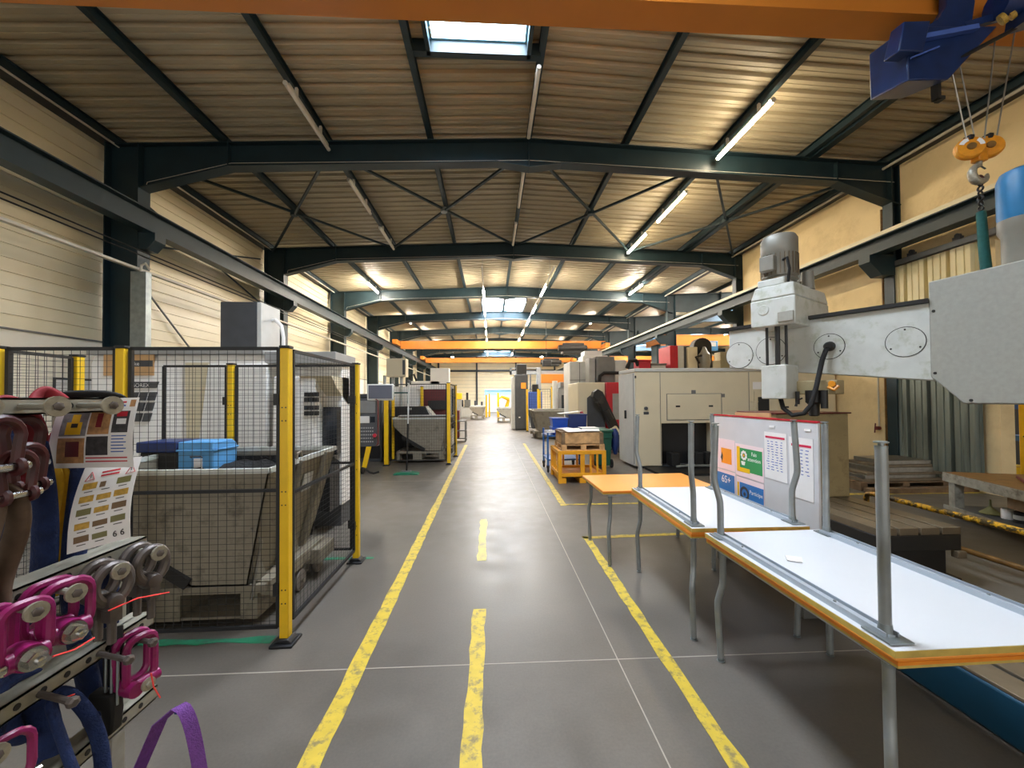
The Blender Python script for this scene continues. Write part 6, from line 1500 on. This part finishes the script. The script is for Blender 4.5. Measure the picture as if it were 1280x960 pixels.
for (x, y, h_), lb in zip(YP, ('yellow fence post against the dark cabinet with yellow sign', 'thin yellow fence post behind the far tipping hopper, aisle side', 'thin yellow fence post second from the dark cabinet side behind the hopper', 'yellow fence post at machine side behind far tipping hopper')):
    fence_post(x, y, h_, lb, s=0.09, dots=False, group='far yellow fence posts')
fence_panel((1.86, 19.12), (2.9, 19.05), 0.2, 2.05, 'black mesh panel behind the far tipping hopper', cw=0.12, ch=0.12, wr=0.004)
t = thing('far_machine', 'grey and black machine behind the mesh beyond the far hopper', 'machine tool', (3.2, 18.2, 0))
part(t, 'body', MB().box(3.1, 4.4, 18.0, 19.2, 0, 2.1), 'machine_grey', bevel=0.03); part(t, 'door', MB().box(3.25, 3.75, 17.97, 18.0, 0.6, 1.75), 'screen_dark', bevel=0.01); part(t, 'hood', MB().box(3.2, 4.4, 17.95, 18.9, 2.1, 2.35), 'mid_grey', bevel=0.02); part(t, 'post', MB().cyl((2.95, 18.0, 0), (2.95, 18.0, 2.4), 0.12, n=12), 'light_grey'); part(t, 'conveyor', MB().prism([(3.5, 1.6), (3.75, 1.8), (4.5, 0.5), (4.3, 0.2)], 'y', 17.5, 17.9), 'bed_dark', bevel=0.02)
t = thing('blue_grey_unit', 'blue grey unit on a dark stand beside the dark cabinet', 'machine tool', (2.6, 21, 0))
part(t, 'unit', MB().box(2.05, 2.75, 21.0, 21.8, 1.0, 1.95), 'ink_blue', bevel=0.03); part(t, 'stand', MB().hull([(2.2, 21.0, 0), (2.9, 21.0, 0), (2.9, 21.7, 0), (2.2, 21.7, 0)], [(2.0, 21.0, 1.0), (2.8, 21.0, 1.0), (2.8, 21.7, 1.0), (2.0, 21.7, 1.0)]), 'dark_grey', bevel=0.02); part(t, 'head', MB().cyl((2.4, 21.2, 1.95), (2.4, 21.2, 2.35), 0.18, n=12), 'bed_dark')
t = thing('jib_crane', 'grey and orange slewing jib crane over the far machines', 'jib crane', (2.75, 22.2, 0))
part(t, 'mast', MB().box(2.6, 2.85, 22.1, 22.35, 0, 3.35), 'machine_grey', bevel=0.01); m = MB(); m.box(1.1, 4.3, 22.15, 22.3, 2.95, 3.15); m.box(1.1, 2.6, 22.15, 22.25, 3.28, 3.33); m.box(1.1, 1.2, 22.15, 22.3, 2.95, 3.33)
part(t, 'arm', m, 'machine_grey'); part(t, 'orange_beam', MB().box(2.85, 4.6, 22.05, 22.2, 2.45, 2.95), 'crane_orange', bevel=0.01, label='orange beam'); part(t, 'drop_pipe', MB().cyl((2.25, 22.2, 1.9), (2.25, 22.2, 3.0), 0.05, n=8), 'mid_grey')
t = thing('pendant_control', 'dark crane pendant box hung near the jib crane', 'pendant', (3.35, 24, 3.3)); part(t, 'box', MB().box(3.2, 3.75, 24.0, 24.3, 3.55, 3.95), 'bed_dark', bevel=0.03); part(t, 'cable', MB().cyl((3.45, 24.15, 3.95), (3.45, 24.15, 6.3), 0.015, n=6), 'black')
hopper(0.95, 27.2, 1.1, 0.9, 0.95, 'dark tipping hopper beside the aisle before the end wall, cabinet side', chips=False)
hopper(-1.05, 31.0, 1.1, 0.9, 0.95, 'tipping hopper beside the aisle before the end wall, left of two posts', chips=False)
def robot(x, y, label, m):
    t = thing('welding_robot', label, 'robot', (x, y, 0))
    part(t, 'base', MB().lathe((x, y, 0), [(0.4, 0), (0.4, 0.15), (0.25, 0.3), (0.22, 0.7)], n=16), m); part(t, 'lower_arm', MB().tube([(x, y, 0.6), (x + 0.25, y, 1.5)], [0.2, 0.14], 10), m); part(t, 'upper_arm', MB().tube([(x + 0.25, y, 1.5), (x - 0.4, y - 0.3, 1.75), (x - 0.7, y - 0.4, 1.5)], [0.18, 0.13, 0.07], 10), m)
robot(1.4, 36, 'yellow industrial robot in front of the end wall', 'fence_yellow')
for x, y, lb in ((-0.35, 33.4, 'yellow bollard post in the middle before the end wall'), (-0.10, 34.4, 'slim yellow post just beside the middle bollard before the end wall'), (0.55, 28.5, 'yellow fence post beside the dark far hopper')):
    fence_post(x, y, 1.9 if 'bollard post' in lb else 2.0, lb, s=0.16, dots=False, group='far yellow fence posts')
t = thing('yellow_crate', 'yellow topped cabinet left of the far aisle end', 'cabinet', (-2.6, 32.2, 0)); part(t, 'body', MB().box(-2.9, -2.35, 32, 32.6, 0, 1.55), 'machine_grey', bevel=0.02); part(t, 'top', MB().box(-2.95, -2.3, 31.95, 32.65, 1.55, 2.05), 'fence_yellow', bevel=0.02)
t = thing('far_lathe', 'grey lathe with dark tooling left of the aisle before the end wall', 'machine tool', (-2.0, 31, 0))
part(t, 'bed', MB().box(-2.6, -1.5, 33.5, 34.6, 0, 0.9), 'light_grey', bevel=0.03); part(t, 'carriage', MB().box(-2.2, -1.7, 33.4, 34.2, 0.9, 1.5), 'mid_grey', bevel=0.03); part(t, 'chuck', MB().cyl((-2.3, 33.8, 1.2), (-2.6, 33.8, 1.2), 0.3, n=16), 'bed_dark'); part(t, 'tailstock', MB().cyl((-1.95, 33.5, 1.5), (-1.95, 33.5, 2.1), 0.1, n=10), 'bed_dark')
t = thing('white_bench', 'white bench with small tools before the end wall', 'bench', (-1.1, 37, 0)); part(t, 'top', MB().box(-2.0, -0.4, 36.5, 37.3, 0.85, 0.95), 'paper', bevel=0.01); part(t, 'cabinet', MB().box(-1.95, -0.45, 36.6, 37.2, 0, 0.85), 'light_grey', bevel=0.02); part(t, 'vice', MB().box(-1.5, -1.3, 36.6, 36.9, 0.95, 1.4).box(-0.9, -0.7, 36.6, 36.9, 0.95, 1.3), 'dark_grey', bevel=0.02)
t = thing('glass_cabin', 'pale blue glazed cabin at the end wall', 'cabin', (1, 44, 0))
part(t, 'frame', MB().box(-0.6, 2.6, 44.0, 44.1, 2.45, 2.6).box(-0.65, -0.5, 44, 44.1, 0, 2.6).box(2.5, 2.65, 44, 44.1, 0, 2.6).box(0.9, 1.0, 44, 44.1, 0, 2.6), 'curb'); part(t, 'panels', MB().box(-0.5, 2.5, 44.1, 44.2, 0.1, 1.9), 'machine_white'); part(t, 'glazing', MB().box(-0.5, 2.5, 44.1, 44.15, 1.9, 2.45), 'curb')
